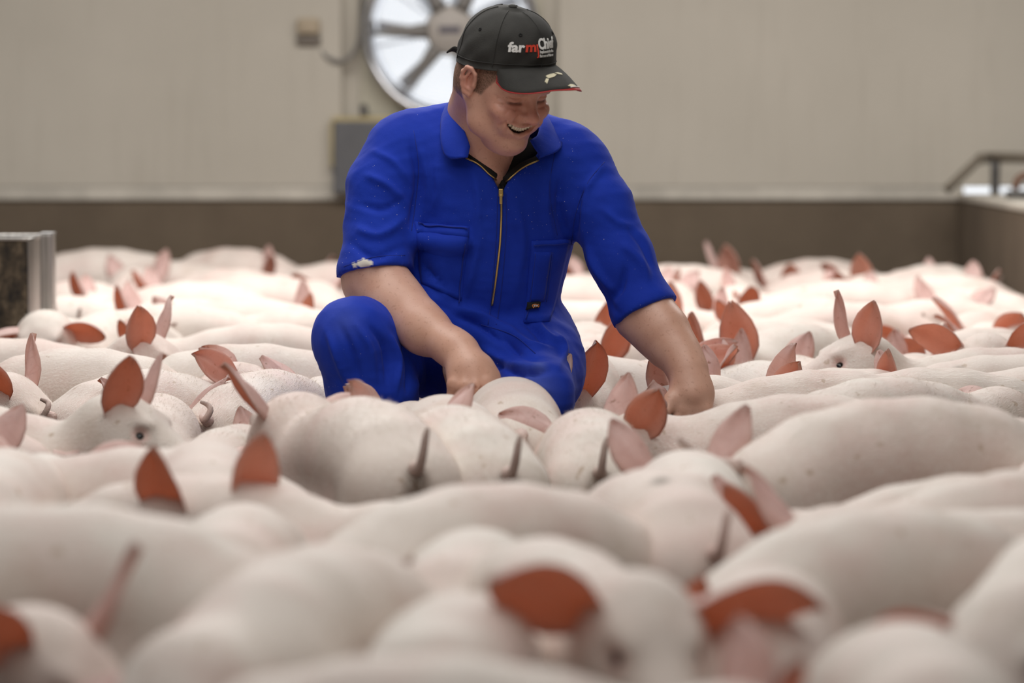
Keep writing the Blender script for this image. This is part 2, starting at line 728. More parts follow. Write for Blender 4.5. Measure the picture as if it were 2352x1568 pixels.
def lathe(prof, n=64, c=FAN_C):
    """prof: (radius, y) pairs around the fan axis"""
    bm = bmesh.new()
    rows = []
    for r, y in prof:
        rows.append([bm.verts.new((c[0] + r * math.cos(2 * math.pi * i / n), y, c[2] + r * math.sin(2 * math.pi * i / n))) for i in range(n)])
    for a, b in zip(rows[:-1], rows[1:]):
        for i in range(n):
            j = (i + 1) % n
            bm.faces.new((a[i], a[j], b[j], b[i]))
    return bm


R0 = FAN_R
mat_shroud = plain('polished fan shroud', (0.86, 0.87, 0.9), 0.22, 1.0, var=0.08)
fan_part('shroud', lathe([(R0 * 1.02, WALL_Y - 0.035), (R0 * 1.0, WALL_Y - 0.05), (R0 * 0.96, WALL_Y - 0.05), (R0 * 0.9, WALL_Y - 0.02), (R0 * 0.86, WALL_Y + 0.06), (R0 * 0.86, WALL_Y + 0.2), (R0 * 0.88, WALL_Y + 0.2), (R0 * 0.9, WALL_Y + 0.06), (R0 * 1.02, WALL_Y - 0.02), (R0 * 1.02, WALL_Y - 0.035)]), mat_shroud, smooth=True)
mat_hub = plain('grey motor hub', (0.44, 0.40, 0.36), 0.5)
hub_r = 58 / PPW
hub = fan_part('motor_hub', lathe([(0.001, WALL_Y - 0.005), (hub_r * 0.8, WALL_Y - 0.005), (hub_r, WALL_Y + 0.01), (hub_r, WALL_Y + 0.12), (0.001, WALL_Y + 0.13)]), mat_hub, smooth=True)
bm = bmesh.new()
a, b = W(1008, 76), W(1058, 60)
bm_box(bm, (a[0], WALL_Y - 0.009, a[2]), (b[0], WALL_Y - 0.004, b[2]), 0.001)
np_ = fan_part('name_plate', bm, plain('dark plate', (0.12, 0.11, 0.13), 0.6))
np_['label'] = 'dark rectangular plate on the hub'
mat_armg = plain('grey support arm', (0.20, 0.185, 0.17), 0.5, 0.3)
mat_blade = plain('fan blade steel', (0.62, 0.63, 0.65), 0.3, 0.8)
for i in range(7):
    a0 = math.radians(180 + i * 360 / 7 + 3)
    bm = bmesh.new()
    vs = []
    for k in range(7):
        r = hub_r * 0.95 + (R0 * 0.84 - hub_r * 0.95) * k / 6
        w = 0.30 - 0.13 * k / 6           # angular half width
        tw = 0.055 - 0.03 * k / 6
        row = []
        for s in (-1, 0, 1):
            a = a0 + s * w * 0.55 - 0.1 * k / 6
            row.append(bm.verts.new((FAN_C[0] + r * math.cos(a), WALL_Y + 0.07 + s * tw + (0.008 if s == 0 else 0), FAN_C[2] + r * math.sin(a))))
        vs.append(row)
    for k in range(6):
        for s in range(2):
            bm.faces.new((vs[k][s], vs[k][s + 1], vs[k + 1][s + 1], vs[k + 1][s]))
    o = fan_part('blade', bm, mat_blade, smooth=True)
    so = o.modifiers.new('thick', 'SOLIDIFY')
    so.thickness = 0.004
for deg in (182, 233, 62, 118, 301):
    a = math.radians(deg)
    P = [np.array([FAN_C[0] + r * math.cos(a), WALL_Y - 0.002, FAN_C[2] + r * math.sin(a)]) for r in (hub_r * 0.9, R0 * 0.5, R0 * 0.88)]
    V, Q, T = tube_np(smooth_path(P, 8), [0.030, 0.028, 0.026, 0.022, 0.018, 0.015, 0.012, 0.010], 8)
    V[:, 1] = WALL_Y + (V[:, 1] - WALL_Y) * 0.35
    o = link('support_arm', mesh_np('support_arm', V, [Q, T], [mat_armg]))
    o.parent = fan
    o.matrix_parent_inverse = Matrix.Translation(-Vector(fan.location))
# wire guard: concentric rings and spokes behind the blades, each bar a part
mat_wire = plain('guard wire', (0.6, 0.62, 0.66), 0.35, 0.9)
for i in range(11):
    r = hub_r + (R0 * 0.86 - hub_r) * (i + 0.6) / 11
    a = np.linspace(0, 2 * math.pi, 41)
    V, Q, T = tube_np(np.stack([FAN_C[0] + r * np.cos(a), np.full(41, WALL_Y + 0.17), FAN_C[2] + r * np.sin(a)], 1), 0.0028, 5, False)
    o = link('guard_ring', mesh_np('guard_ring', V, [Q], [mat_wire]))
    o.parent = fan
    o.matrix_parent_inverse = Matrix.Translation(-Vector(fan.location))
for i in range(8):
    a = 2 * math.pi * i / 8 + 0.2
    P = [np.array([FAN_C[0] + r * math.cos(a), WALL_Y + 0.172, FAN_C[2] + r * math.sin(a)]) for r in (hub_r * 0.5, R0 * 0.87)]
    V, Q, T = tube_np(smooth_path(P, 4), 0.004, 6)
    o = link('guard_spoke', mesh_np('guard_spoke', V, [Q, T], [mat_wire]))
    o.parent = fan
    o.matrix_parent_inverse = Matrix.Translation(-Vector(fan.location))

# grey panel box on the ledge below the fan
a, b = W(766, 446, -0.06), W(1262, 278, -0.06)
pb_ = bpy.data.objects.new('control_box', None)
C.objects.link(pb_)
pb_.location = ((a[0] + b[0]) / 2, WALL_Y, a[2])
tag(pb_, 'flat dark grey steel box on the ledge below the exhaust fan', 'box')
hx, hz = (b[0] - a[0]) / 2, b[2] - a[2]
mat_greybox = plain('slate grey sheet', (0.115, 0.115, 0.12), 0.5)
mat_ochre = plain('yellowed sealant', (0.42, 0.34, 0.17), 0.7, var=0.3)
box('body', (-hx, -0.06, 0.002), (hx, -0.014, hz), mat_greybox, pb_, bevel=0.006)
box('top_sealant', (-hx - 0.004, -0.05, hz - 0.004), (hx + 0.004, -0.014, hz + 0.016), mat_ochre, pb_, bevel=0.004)
box('side_sealant', (-hx - 0.012, -0.05, 0.1), (-hx + 0.003, -0.014, hz), mat_ochre, pb_, bevel=0.003)
kn = W(836, 268, -0.02) - np.array(pb_.location)
bm = bmesh.new()
bmesh.ops.create_cone(bm, segments=16, radius1=0.016, radius2=0.012, depth=0.05, cap_ends=True)
for v in bm.verts:
    v.co += Vector((kn[0], -0.02, hz + 0.036))
bm_obj('knob', bm, mat_dsteel, pb_)
bm = bmesh.new()
bmesh.ops.create_cone(bm, segments=16, radius1=0.016, radius2=0.012, depth=0.05, cap_ends=True)
for v in bm.verts:
    v.co += Vector((hx - 0.03, -0.02, hz + 0.03))
bm_obj('knob', bm, mat_dsteel, pb_)

# junction box with its cable
jb = bpy.data.objects.new('junction_box', None)
C.objects.link(jb)
c = W(711, 78, 0.03)
jb.location = (c[0], WALL_Y + 0.046, W(711, 118)[2])
tag(jb, 'small beige and grey electric switch box on the wall left of the fan', 'switch box')
s = 1 / PPW
mat_beige = plain('beige plastic', (0.42, 0.34, 0.24), 0.5)
mat_dgrey = plain('dark grey plastic', (0.16, 0.135, 0.11), 0.5)
box('back_plate', (-36 * s, -0.02, 0), (36 * s, 0.0, 80 * s), plain('grey back plate', (0.27, 0.24, 0.195), 0.6), jb, bevel=0.004)
box('cover', (-27 * s, -0.09, 38 * s), (25 * s, -0.018, 76 * s), mat_beige, jb, bevel=0.012)
box('lower_cover', (-29 * s, -0.075, 14 * s), (27 * s, -0.018, 37 * s), mat_dgrey, jb, bevel=0.008)
box('gland', (-8 * s, -0.055, 76 * s), (8 * s, -0.02, 92 * s), mat_dgrey, jb, bevel=0.006)
cab = [W(735, 112, 0.0), W(752, 132, -0.01), W(780, 141, -0.02), W(806, 128, -0.01), W(824, 95, 0.01), W(829, 40, 0.02), W(832, -40, 0.02)]
tube('power_cable', smooth_path(cab, 40), 0.0085, plain('grey cable', (0.20, 0.185, 0.17), 0.5), label='grey power cable looping from the switch box up beside the fan', cat='cable')

# steel feeder on the left
FY = 9.4
fd = bpy.data.objects.new('feed_hopper', None)
C.objects.link(fd)
A = at_depth(0, 545, FY)
q = FPX / FY
top = at_depth(60, 549, FY)[2]
xr = at_depth(68, 549, FY)[0]
fd.location = (xr, FY, 0)
tag(fd, 'open-topped steel feed hopper with mud-caked front at the left edge', 'feeder')


def mud_mat():
    t = NT('mud caked board')
    v = t.coord((1, 1, 0.6))
    n = t.noise(v, 28, 8, 0.7)
    c = t.ramp(n, [(0.38, (0.012, 0.010, 0.008)), (0.5, (0.07, 0.05, 0.03)), (0.62, (0.20, 0.15, 0.095)), (0.75, (0.3, 0.24, 0.16))])
    t.color(c)
    t.set(Roughness=0.7)
    t.bump(n, 0.6, 0.01)
    return t.m


def brushed_mat():
    t = NT('streaked stainless steel')
    n = t.noise(t.coord((60, 60, 2.5)), 2.0, 5)
    t.color(t.ramp(n, [(0.3, (0.26, 0.25, 0.235)), (0.7, (0.60, 0.58, 0.55))]))
    t.set(Roughness=0.33, Metallic=0.85)
    return t.m


mat_brush = brushed_mat()
dx = at_depth(87, 528, FY)[0] - xr           # slanted side, going back
box('front_board', (-0.34, 0.0, 0.05), (-0.003, 0.014, top), mud_mat(), fd, bevel=0.002)
bm = bmesh.new()
V8 = [(-0.003, 0, 0.05), (dx, 0.3, 0.05), (dx, 0.3, top), (-0.003, 0, top)]
vs = [bm.verts.new(v) for v in V8] + [bm.verts.new((v[0] - 0.004, v[1], v[2])) for v in V8]
for f in ((0, 1, 2, 3), (7, 6, 5, 4), (0, 4, 5, 1), (1, 5, 6, 2), (2, 6, 7, 3), (3, 7, 4, 0)):
    bm.faces.new([vs[i] for i in f])
bm_obj('side_sheet', bm, mat_brush, fd)
box('back_sheet', (-0.34, 0.296, 0.05), (dx, 0.3, top), mat_brush, fd)
box('left_sheet', (-0.344, 0.0, 0.05), (-0.34, 0.3, top), mat_brush, fd)
tube('rim', [(-0.34, 0.0, top), (-0.004, 0.0, top), (dx * 0.5, 0.15, top), (dx, 0.3, top), (dx - 0.005, 0.3, top), (-0.34, 0.3, top)], 0.0045, mat_brush, fd, 6)
wch = (at_depth(118, 545, FY)[0] - at_depth(90, 545, FY)[0])
xo = at_depth(90, 545, FY)[0] - xr
zt = at_depth(100, 538, FY)[2]
bm = bmesh.new()
bm_box(bm, (xo, 0.02, 0.0), (xo + wch, 0.09, zt), 0.004)
bm_obj('steel_post', bm, mat_brush, fd)
box('post_cap', (xo - 0.001, 0.018, zt), (xo + wch + 0.001, 0.092, zt + 0.004), mat_steel, fd, bevel=0.0015)
box('trough', (-0.34, -0.12, 0.0), (-0.01, 0.3, 0.05), mat_steel, fd, bevel=0.01)

# ------------------------------------------------------------------ the farmer
PPM = FPX / MAN_Y
man = bpy.data.objects.new('person', None)
C.objects.link(man)
MB = M(1130, 800, 0.12)
man.location = (MB[0], MB[1], 0)
tag(man, 'smiling man in a blue zip coverall and black cap crouching among the pigs', 'person')
MINV = Matrix.Translation(-Vector(man.location))


def man_part(name, me, parent=man, label=None):
    o = bpy.data.objects.new(name, me)
    C.objects.link(o)
    o.parent = parent
    o.matrix_parent_inverse = MINV if parent is man else Matrix.Identity(4)
    if label:
        o['label'] = label
    return o


def cloth_mat():
    t = NT('royal blue drill')
    v = t.coord()
    n = t.noise(v, 9, 5)
    c = t.ramp(n, [(0.3, (0.006, 0.030, 0.36)), (0.7, (0.010, 0.045, 0.47))])
    at = t.node('ShaderNodeAttribute', attribute_name='mask')
    sx = t.node('ShaderNodeSeparateXYZ')
    t.link(at.outputs['Vector'], sx.inputs[0])
    c = t.mix(t.math('MULTIPLY', sx.outputs[0], 0.45), c, (0.13, 0.17, 0.42))       # worn knees
    fl = t.noise(v, 330, 1, 0.5)
    area_ = t.noise(v, 6, 2)
    f = t.math('MULTIPLY', t.ramp(fl, [(0.77, (0, 0, 0)), (0.80, (1, 1, 1))]), t.ramp(area_, [(0.55, (0, 0, 0)), (0.6, (1, 1, 1))]))
    c = t.mix(f, c, (0.62, 0.62, 0.66))
    c = t.mix(sx.outputs[1], c, (0.72, 0.68, 0.60))
    t.color(c)
    t.set(Roughness=0.8)
    t.b.inputs['Sheen Weight'].default_value = 0.05
    t.b.inputs['Specular IOR Level'].default_value = 0.2
    tw = t.noise(t.coord((900, 900, 900)), 1.0, 1)
    t.bump(t.math('ADD', t.math('MULTIPLY', tw, 0.25), t.noise(v, 45, 4)), 0.28, 0.003)
    return t.m


def skin_mat():
    t = NT('weathered skin')
    v = t.coord()
    n = t.noise(v, 22, 4)
    at = t.node('ShaderNodeAttribute', attribute_name='mask')
    sx = t.node('ShaderNodeSeparateXYZ')
    t.link(at.outputs['Vector'], sx.inputs[0])
    c = t.ramp(n, [(0.3, (0.60, 0.345, 0.25)), (0.7, (0.69, 0.43, 0.325))])
    c = t.mix(t.math('MULTIPLY', sx.outputs[0], 0.6), c, (0.66, 0.25, 0.19))       # flushed
    fr = t.noise(v, 150, 2)
    c = t.mix(t.math('MULTIPLY', t.ramp(fr, [(0.60, (0, 0, 0)), (0.70, (1, 1, 1))]), 0.28), c, (0.33, 0.15, 0.08))
    hr = t.noise(t.coord((160, 160, 160)), 2.5, 3)
    c = t.mix(t.math('MULTIPLY', sx.outputs[1], t.ramp(hr, [(0.35, (0.6, 0.6, 0.6)), (0.6, (1, 1, 1))])), c, (0.115, 0.07, 0.045))  # hair
    c = t.mix(sx.outputs[2], c, (0.06, 0.02, 0.016))                               # lash lines, mouth
    t.color(c)
    t.set(Roughness=0.42)
    t.b.inputs['Subsurface Weight'].default_value = 0.06
    t.b.inputs['Subsurface Radius'].default_value = (0.01, 0.004, 0.002)
    t.bump(t.noise(v, 260, 3), 0.12, 0.002)
    return t.m


mat_blue = cloth_mat()
mat_skin = skin_mat()
mat_cap = plain('faded black cotton', (0.030, 0.029, 0.026), 0.85, var=0.35, vscale=14, bump=0.3, bscale=700)
mat_red = plain('red trim', (0.50, 0.04, 0.04), 0.6)
mat_white = plain('white thread', (0.78, 0.78, 0.76), 0.7)
mat_redthread = plain('red thread', (0.72, 0.06, 0.03), 0.7)
mat_paint = plain('dried cream paint', (0.62, 0.57, 0.40), 0.7, var=0.2, vscale=60)
mat_gold = plain('brass zip', (0.62, 0.44, 0.16), 0.35, 0.9)
mat_tooth = plain('teeth', (0.78, 0.70, 0.55), 0.3)
mat_tee = plain('black undershirt', (0.008, 0.008, 0.008), 0.9)
mat_boot = plain('black rubber', (0.015, 0.015, 0.015), 0.5)
mat_orange = plain('orange ring', (0.75, 0.25, 0.05), 0.6)
mat_dblue = plain('blue seam', (0.008, 0.025, 0.26), 0.85)

# --- joints (pixel, depth offset from the man's plane)
SH_R, EL_R, WR_R = M(905, 352, 0.03), M(850, 612, -0.05), M(1052, 805, -0.24)
SH_L, EL_L, WR_L = M(1338, 392, 0.03), M(1478, 705, -0.04), M(1583, 832, -0.12)
HIP_R, KN_R, AN_R = M(1085, 815, 0.16), M(812, 778, -0.16), np.array([M(905, 900, -0.05)[0], MAN_Y - 0.03, 0.11])
HIP_L, KN_L, AN_L = M(1195, 815, 0.16), M(1232, 905, -0.14), np.array([M(1225, 900, 0.1)[0], MAN_Y + 0.16, 0.11])


def coverall():
    lo = np.array([M(690, 800, -0.1)[0], MAN_Y - 0.34, 0.10])
    hi = np.array([M(1590, 800, 0)[0], MAN_Y + 0.42, M(1100, 180)[2]])
    F = Field(lo, hi, 0.0052)
    I = np.eye(3)
    F.ell(M(1138, 520, 0.06), (0.158, 0.135, 0.175), None, 0.03)
    F.ell(M(1132, 430, 0.05), (0.165, 0.125, 0.12), None, 0.05)
    F.ell(M(1142, 690, 0.09), (0.118, 0.118, 0.15), None, 0.06)
    F.ell(M(1035, 620, 0.07), (0.085, 0.10, 0.17), None, 0.06)
    F.ell(M(1150, 820, 0.17), (0.155, 0.15, 0.12), None, 0.06)
    F.cap(SH_R + np.array([0.02, 0, -0.01]), SH_L + np.array([-0.03, 0, 0.0]), 0.068, 0.066, 0.06)
    F.cap(M(1095, 275, 0.07), M(960, 322, 0.05), 0.045, 0.062, 0.05)
    F.cap(M(1165, 290, 0.07), M(1300, 350, 0.05), 0.045, 0.060, 0.05)
    # legs
    F.chain([HIP_R, M(960, 775, 0.02), KN_R], [0.125, 0.10, 0.074], 0.05)
    F.chain([KN_R, M(855, 900, -0.13), AN_R], [0.076, 0.083, 0.075], 0.03)
    F.chain([HIP_L, M(1222, 850, 0.02), KN_L], [0.115, 0.095, 0.066], 0.05)
    F.chain([KN_L, AN_L], [0.07, 0.065], 0.03)
    # bunched cloth over the hips
    F.ell(M(1195, 785, 0.05), (0.09, 0.10, 0.05), None, 0.03)
    F.cap(M(1075, 742, -0.02), M(1225, 838, -0.06), 0.030, 0.028, 0.03)
    F.cap(M(1225, 838, -0.06), M(1285, 800, 0.02), 0.028, 0.034, 0.03)
    F.ell(M(1268, 775, 0.09), (0.04, 0.06, 0.06), None, 0.03)
    # pocket sag right chest, belly fold
    F.cap(M(960, 548, -0.045), M(1065, 556, -0.075), 0.013, 0.013, 0.02)
    # neck opening: round at the nape, a V in front bounded by the open zip
    F.cap(M(1120, 230, 0.03), M(1132, 300, 0.02), 0.063, 0.056, 0.012, -1)
    b0, b1 = M(1050, 450, -0.2), M(1250, 300, 0.02)
    b1[1] = MAN_Y + 0.02
    F.wedge([(1072, 345), (1084, 357), (1106, 372), (1128, 396), (1151, 442)], [(1236, 350), (1222, 364), (1198, 377), (1175, 398), (1151, 442)], b0, b1)
    # sleeves, hollow at the mouth
    S = Field(lo, hi, 0.0052)
    S.chain([SH_R + np.array([0.012, 0.0, 0.0]), M(880, 430, 0.0), M(872, 520, -0.02), M(861, 628, -0.05), M(858, 670, -0.06)], [0.068, 0.066, 0.063, 0.066, 0.066], 0.035)
    S.chain([SH_L, M(1378, 480, 0.0), M(1425, 590, -0.02), M(1484, 722, -0.045), M(1500, 760, -0.05)], [0.062, 0.061, 0.059, 0.060, 0.060], 0.035)
    for right, cpx, r in ((True, M(861, 627, -0.05), 0.0605), (False, M(1483, 719, -0.045), 0.0555)):
        ax = unit([0.13, -0.22, -1.0]) if right else unit(unit(EL_L - SH_L) + np.array([0.05, -0.05, -0.05]))
        S.cut(cpx, ax, cpx - 0.14, cpx + 0.14)
        up_ = unit((M(872, 520, -0.02) if right else M(1425, 590, -0.02)) - cpx)
        S.cap(cpx - up_ * 0.05, cpx + up_ * 0.05, r, r * 0.8, 0.004, -1)
    k = 0.03
    h = np.maximum(k - np.abs(F.d - S.d), 0) / k
    F.d = np.minimum(F.d, S.d) - h * h * (k * 0.25)
    V, Q = F.surface(2)
    # folds pressed into the cloth: polylines in the picture, (points, height, width px)
    N = vnormals(V, Q)
    d = V - CAMP
    dep = d @ _f
    px = 1176 + FPX * (d @ _r) / dep
    py = 784 - FPX * (d @ _u) / dep
    facing = np.clip(-(N * (d / np.linalg.norm(d, axis=1)[:, None])).sum(1) * 2.0, 0, 1)
    folds = [
        ([(852, 345), (905, 372), (940, 420)], 4, 9), ([(838, 400), (890, 425), (935, 470)], 5, 10), ([(828, 470), (880, 480), (930, 455)], -4, 9),
        ([(815, 520), (870, 540), (930, 500)], 5, 11), ([(805, 560), (860, 590), (920, 570)], -4, 10), ([(945, 330), (960, 420), (945, 520)], -7, 8),
        ([(965, 330), (985, 430), (962, 520)], 4, 10), ([(1000, 370), (1005, 440), (980, 505)], 3, 9), ([(1085, 380), (1100, 470), (1090, 560)], 4, 12),
        ([(1110, 520), (1085, 620), (1060, 700)], 5, 12), ([(1180, 450), (1200, 560), (1180, 680)], 4, 14), ([(1290, 400), (1285, 480), (1305, 560)], -6, 9),
        ([(1260, 390), (1255, 480), (1275, 560)], 4, 10), ([(1340, 430), (1322, 500), (1316, 570)], -7, 8), ([(1385, 380), (1350, 430), (1325, 500)], 4, 9),
        ([(1345, 560), (1370, 620), (1412, 672)], 6, 9), ([(1330, 590), (1365, 660), (1420, 720)], -5, 9), ([(1400, 690), (1425, 660), (1440, 610)], -7, 9),
        ([(1430, 560), (1470, 600), (1490, 650)], 5, 12), ([(1440, 520), (1475, 560), (1500, 620)], -4, 9), ([(1385, 480), (1420, 510), (1450, 520)], 4, 10),
        ([(1040, 722), (1100, 745), (1155, 790)], -8, 8), ([(1045, 705), (1110, 725), (1175, 765)], 6, 10), ([(1160, 745), (1210, 790), (1265, 800)], 7, 10),
        ([(1150, 770), (1200, 815), (1280, 822)], -7, 8), ([(1235, 735), (1255, 770), (1290, 790)], 6, 8), ([(1200, 735), (1230, 760), (1250, 790)], -6, 7),
        ([(1110, 800), (1180, 838), (1250, 846)], 7, 9), ([(1130, 835), (1200, 858), (1262, 852)], -7, 8), ([(1270, 760), (1296, 800), (1285, 842)], 6, 8),
        ([(752, 760), (775, 820), (800, 890)], 6, 9), ([(780, 745), (808, 810), (830, 890)], -5, 9), ([(812, 735), (850, 800), (862, 890)], 5, 9),
        ([(850, 745), (885, 800), (890, 890)], -6, 8), ([(895, 765), (915, 830), (912, 900)], 6, 7), ([(925, 775), (940, 840), (935, 900)], -7, 7),
        ([(950, 785), (962, 850), (955, 905)], 6, 7), ([(975, 795), (985, 850), (980, 905)], -6, 7), ([(1000, 805), (1010, 850), (1005, 905)], 5, 7),
        ([(960, 600), (985, 640), (1035, 690)], 5, 10), ([(950, 640), (990, 690), (1040, 715)], -6, 9), ([(1010, 590), (1020, 640), (1050, 690)], 4, 10),
        ([(1200, 850), (1230, 880), (1262, 900)], 4, 8), ([(1180, 870), (1220, 900), (1265, 915)], -4, 8),
    ]
    disp = np.zeros(len(V), np.float32)
    for pts, hgt, wd in folds:
        P = smooth_path([(a, b, 0) for a, b in pts], 14)[:, :2]
        lo2, hi2 = P.min(0) - 3 * wd, P.max(0) + 3 * wd
        m = (px > lo2[0]) & (px < hi2[0]) & (py > lo2[1]) & (py < hi2[1])
        q = np.stack([px[m], py[m]], 1)
        best = np.full(len(q), 1e9)
        tt = np.zeros(len(q))
        for i in range(len(P) - 1):
            a, b = P[i], P[i + 1]
            ab = b - a
            h = np.clip(((q - a) @ ab) / (ab @ ab), 0, 1)
            dd = np.linalg.norm(q - a - h[:, None] * ab, axis=1)
            u = dd < best
            best[u] = dd[u]
            tt[u] = (i + h[u]) / (len(P) - 1)
        disp[m] += hgt * 0.0019 * np.exp(-(best / (wd * 0.85)) ** 2) * np.sin(np.pi * np.clip(tt, 0.02, 0.98)) ** 0.6
    r2 = np.random.default_rng(3)
    wr = np.zeros(len(V))
    for sc, am in ((42, 1.0), (75, 0.7), (120, 0.45)):
        for _ in range(3):
            k1, k2 = unit(r2.normal(size=3)) * sc, unit(r2.normal(size=3)) * sc * 0.45
            w_ = np.sin(V @ k1 + 1.8 * np.sin(V @ k2 + r2.uniform(0, 6)) + r2.uniform(0, 6))
            wr += am * (0.5 - np.abs(w_)) * np.clip(0.5 + np.sin(V @ (k2 * 0.5)), 0, 1)
    V = V + N * (disp * facing + 0.0012 * wr)[:, None]
    V = relax(V, Q, 0.15)
    msk = np.zeros((len(V), 3))
    msk[:, 0] = np.clip(1.3 - np.hypot(px - 1225, py - 900) / 60, 0, 1) * 0.9 + np.clip(1.1 - np.hypot((px - 790) / 1.0, (py - 735)) / 55, 0, 1) * 0.45
    msk[:, 0] += np.clip(1.0 - np.hypot(px - 1240, py - 838) / 22, 0, 1) * 0.8
    # cream paint on the right cuff
    e = np.maximum(np.clip(1.6 - np.hypot((px - 838) / 1.6, (py - 604)) / 9, 0, 1), np.clip(1.5 - np.hypot((px - 815) / 1.5, py - 608) / 5, 0, 1))
    msk[:, 1] = (e > 0.4) * facing
    me = mesh_np('coverall', V, [Q], [mat_blue])
    set_mask(me, 'mask', msk)
    return me, V, Q


cov_me, cov_V, cov_Q = coverall()
cov = man_part('coverall', cov_me, label='royal blue half-sleeved zip coverall')
BV = BVHTree.FromPolygons([tuple(v) for v in cov_V], [tuple(q) for q in cov_Q])


def on_cloth(px, py, off=0.003):
    d = Vector(ray(px, py)).normalized()
    h = BV.ray_cast(Vector(CAMP), d)
    if h[0] is None:
        return np.array(M(px, py, -0.08))
    n = h[1] if h[1].dot(d) < 0 else -h[1]
    return np.array(h[0] + n * off)


def cloth_part(name, me, label=None):
    return man_part(name, me, cov, label)


def cloth_sheet(name, quad, nu, nv, mat, off=0.0035, thick=0.003, sag=0.0):
    """sheet lying on the cloth: quad = 4 pixel corners (tl, tr, br, bl)"""
    tl, tr, br, bl = [np.array(q, float) for q in quad]
    top, bot = [], []
    for j in range(nv + 1):
        for i in range(nu + 1):
            u, v = i / nu, j / nv
            p = (tl * (1 - u) + tr * u) * (1 - v) + (bl * (1 - u) + br * u) * v
            e = min(1.0, 6 * min(u, 1 - u, v, 1 - v) + 0.35)
            top.append(on_cloth(p[0], p[1], off + thick * e + sag * math.sin(math.pi * u) * math.sin(math.pi * min(1, v * 1.2))))
            bot.append(on_cloth(p[0], p[1], -0.004))
    V = np.array(top + bot)
    # soften
    n1 = nu + 1
    m = len(top)
    o = np.array([j * n1 + i for j in range(nv) for i in range(nu)])
    q0 = np.stack([o, o + n1, o + n1 + 1, o + 1], 1)
    rim = [i for i in range(n1)] + [j * n1 + nu for j in range(1, nv + 1)] + [nv * n1 + i for i in range(nu - 1, -1, -1)] + [j * n1 for j in range(nv - 1, -1, -1)]
    r = np.array(rim)
    q2 = np.stack([r[:-1], r[:-1] + m, r[1:] + m, r[1:]], 1)
    me = mesh_np(name, V, [np.concatenate([q0[:, ::-1], (q0 + m), q2[:, ::-1]])], [mat])
    bm = bmesh.new()
    bm.from_mesh(me)
    bmesh.ops.recalc_face_normals(bm, faces=bm.faces)
    bm.to_mesh(me)
    bm.free()
    return me


def cloth_line(pts, n, off=0.004):
    P = smooth_path([(a, b, 0) for a, b in pts], n)
    W3 = np.array([on_cloth(a, b, off) for a, b, _ in P])
    for _ in range(2):
        W3[1:-1] = 0.25 * W3[:-2] + 0.5 * W3[1:-1] + 0.25 * W3[2:]
    return W3


def line_part(name, pts, rad, mat, n=30, off=0.004, label=None):
    V, Q, T = tube_np(cloth_line(pts, n, off), rad, 6)
    return cloth_part(name, mesh_np(name, V, [Q, T], [mat]), label)


# chest pockets, stitched edges
cloth_part('chest_pocket', cloth_sheet('chest_pocket', [(1221, 553), (1309, 549), (1262, 738), (1203, 742)], 10, 16, mat_blue), 'patch pocket with pen slot')
cloth_part('pen_slot', cloth_sheet('pen_slot', [(1224, 576), (1262, 577), (1244, 690), (1212, 692)], 6, 12, mat_blue, 0.007, 0.003))
line_part('pocket_seam', [(1222, 562), (1266, 559), (1308, 558)], 0.0011, mat_dblue, 20, 0.008)
line_part('pocket_seam', [(1262, 577), (1255, 630), (1246, 690)], 0.0011, mat_dblue, 20, 0.011)
line_part('pocket_seam', [(1226, 580), (1218, 650), (1208, 735)], 0.0011, mat_dblue, 20, 0.008)
cloth_part('pocket_flap', cloth_sheet('pocket_flap', [(951, 510), (1078, 520), (1075, 546), (956, 534)], 14, 4, mat_blue, 0.004, 0.004), 'sagging pocket top')
cloth_part('pocket_pouch', cloth_sheet('pocket_pouch', [(955, 530), (1076, 540), (1060, 690), (968, 650)], 12, 14, mat_blue, 0.002, 0.002, 0.012))
line_part('pocket_seam', [(955, 516), (1015, 520), (1077, 527)], 0.0012, mat_dblue, 24, 0.0095)
line_part('pocket_seam', [(1068, 560), (1062, 630), (1054, 700)], 0.0012, mat_dblue, 20, 0.006)
line_part('shoulder_seam', [(950, 300), (962, 380), (955, 460), (945, 530)], 0.0009, mat_dblue, 24, 0.0002)
line_part('shoulder_seam', [(1388, 372), (1350, 420), (1322, 490), (1313, 560)], 0.0009, mat_dblue, 24, 0.0002)
line_part('hem_seam', [(1436, 728), (1480, 706), (1528, 680)], 0.0008, mat_dblue, 20, 0.0003)
line_part('hem_seam', [(790, 612), (860, 590), (930, 586)], 0.0008, mat_dblue, 20, 0.0003)
line_part('front_seam', [(1275, 345), (1262, 440), (1280, 540)], 0.0008, mat_dblue, 24, 0.0002)
line_part('front_seam', [(1105, 745), (1180, 770), (1230, 812)], 0.0009, mat_dblue, 20, 0.0003)
# badge: black square, orange ring, white D
cloth_part('badge', cloth_sheet('badge', [(1208, 692), (1233, 689), (1231, 709), (1206, 711)], 4, 3, mat_tee, 0.012, 0.002), 'black square badge with an orange ring and white D')
P = np.array([on_cloth(1220 + 7.2 * math.cos(a), 700 + 7.2 * math.sin(a), 0.0155) for a in np.linspace(0, 2 * math.pi, 25)])
P[-1] = P[0]
V, Q, T = tube_np(P, 0.0008, 6, False)
cloth_part('badge_ring', mesh_np('badge_ring', V, [Q], [mat_orange]))


def text_verts(txt, size=1.0, offset=0.0, res=3):
    cu = bpy.data.curves.new('lettering', 'FONT')
    cu.body = txt
    cu.size = size
    cu.offset = offset
    cu.resolution_u = res
    o = bpy.data.objects.new('lettering', cu)
    C.objects.link(o)
    dg = bpy.context.evaluated_depsgraph_get()
    me = o.evaluated_get(dg).to_mesh()
    V = [tuple(v.co) for v in me.vertices]
    F = [tuple(p.vertices) for p in me.polygons]
    o.evaluated_get(dg).to_mesh_clear()
    bpy.data.objects.remove(o)
    bpy.data.curves.remove(cu)
    return np.array(V), F


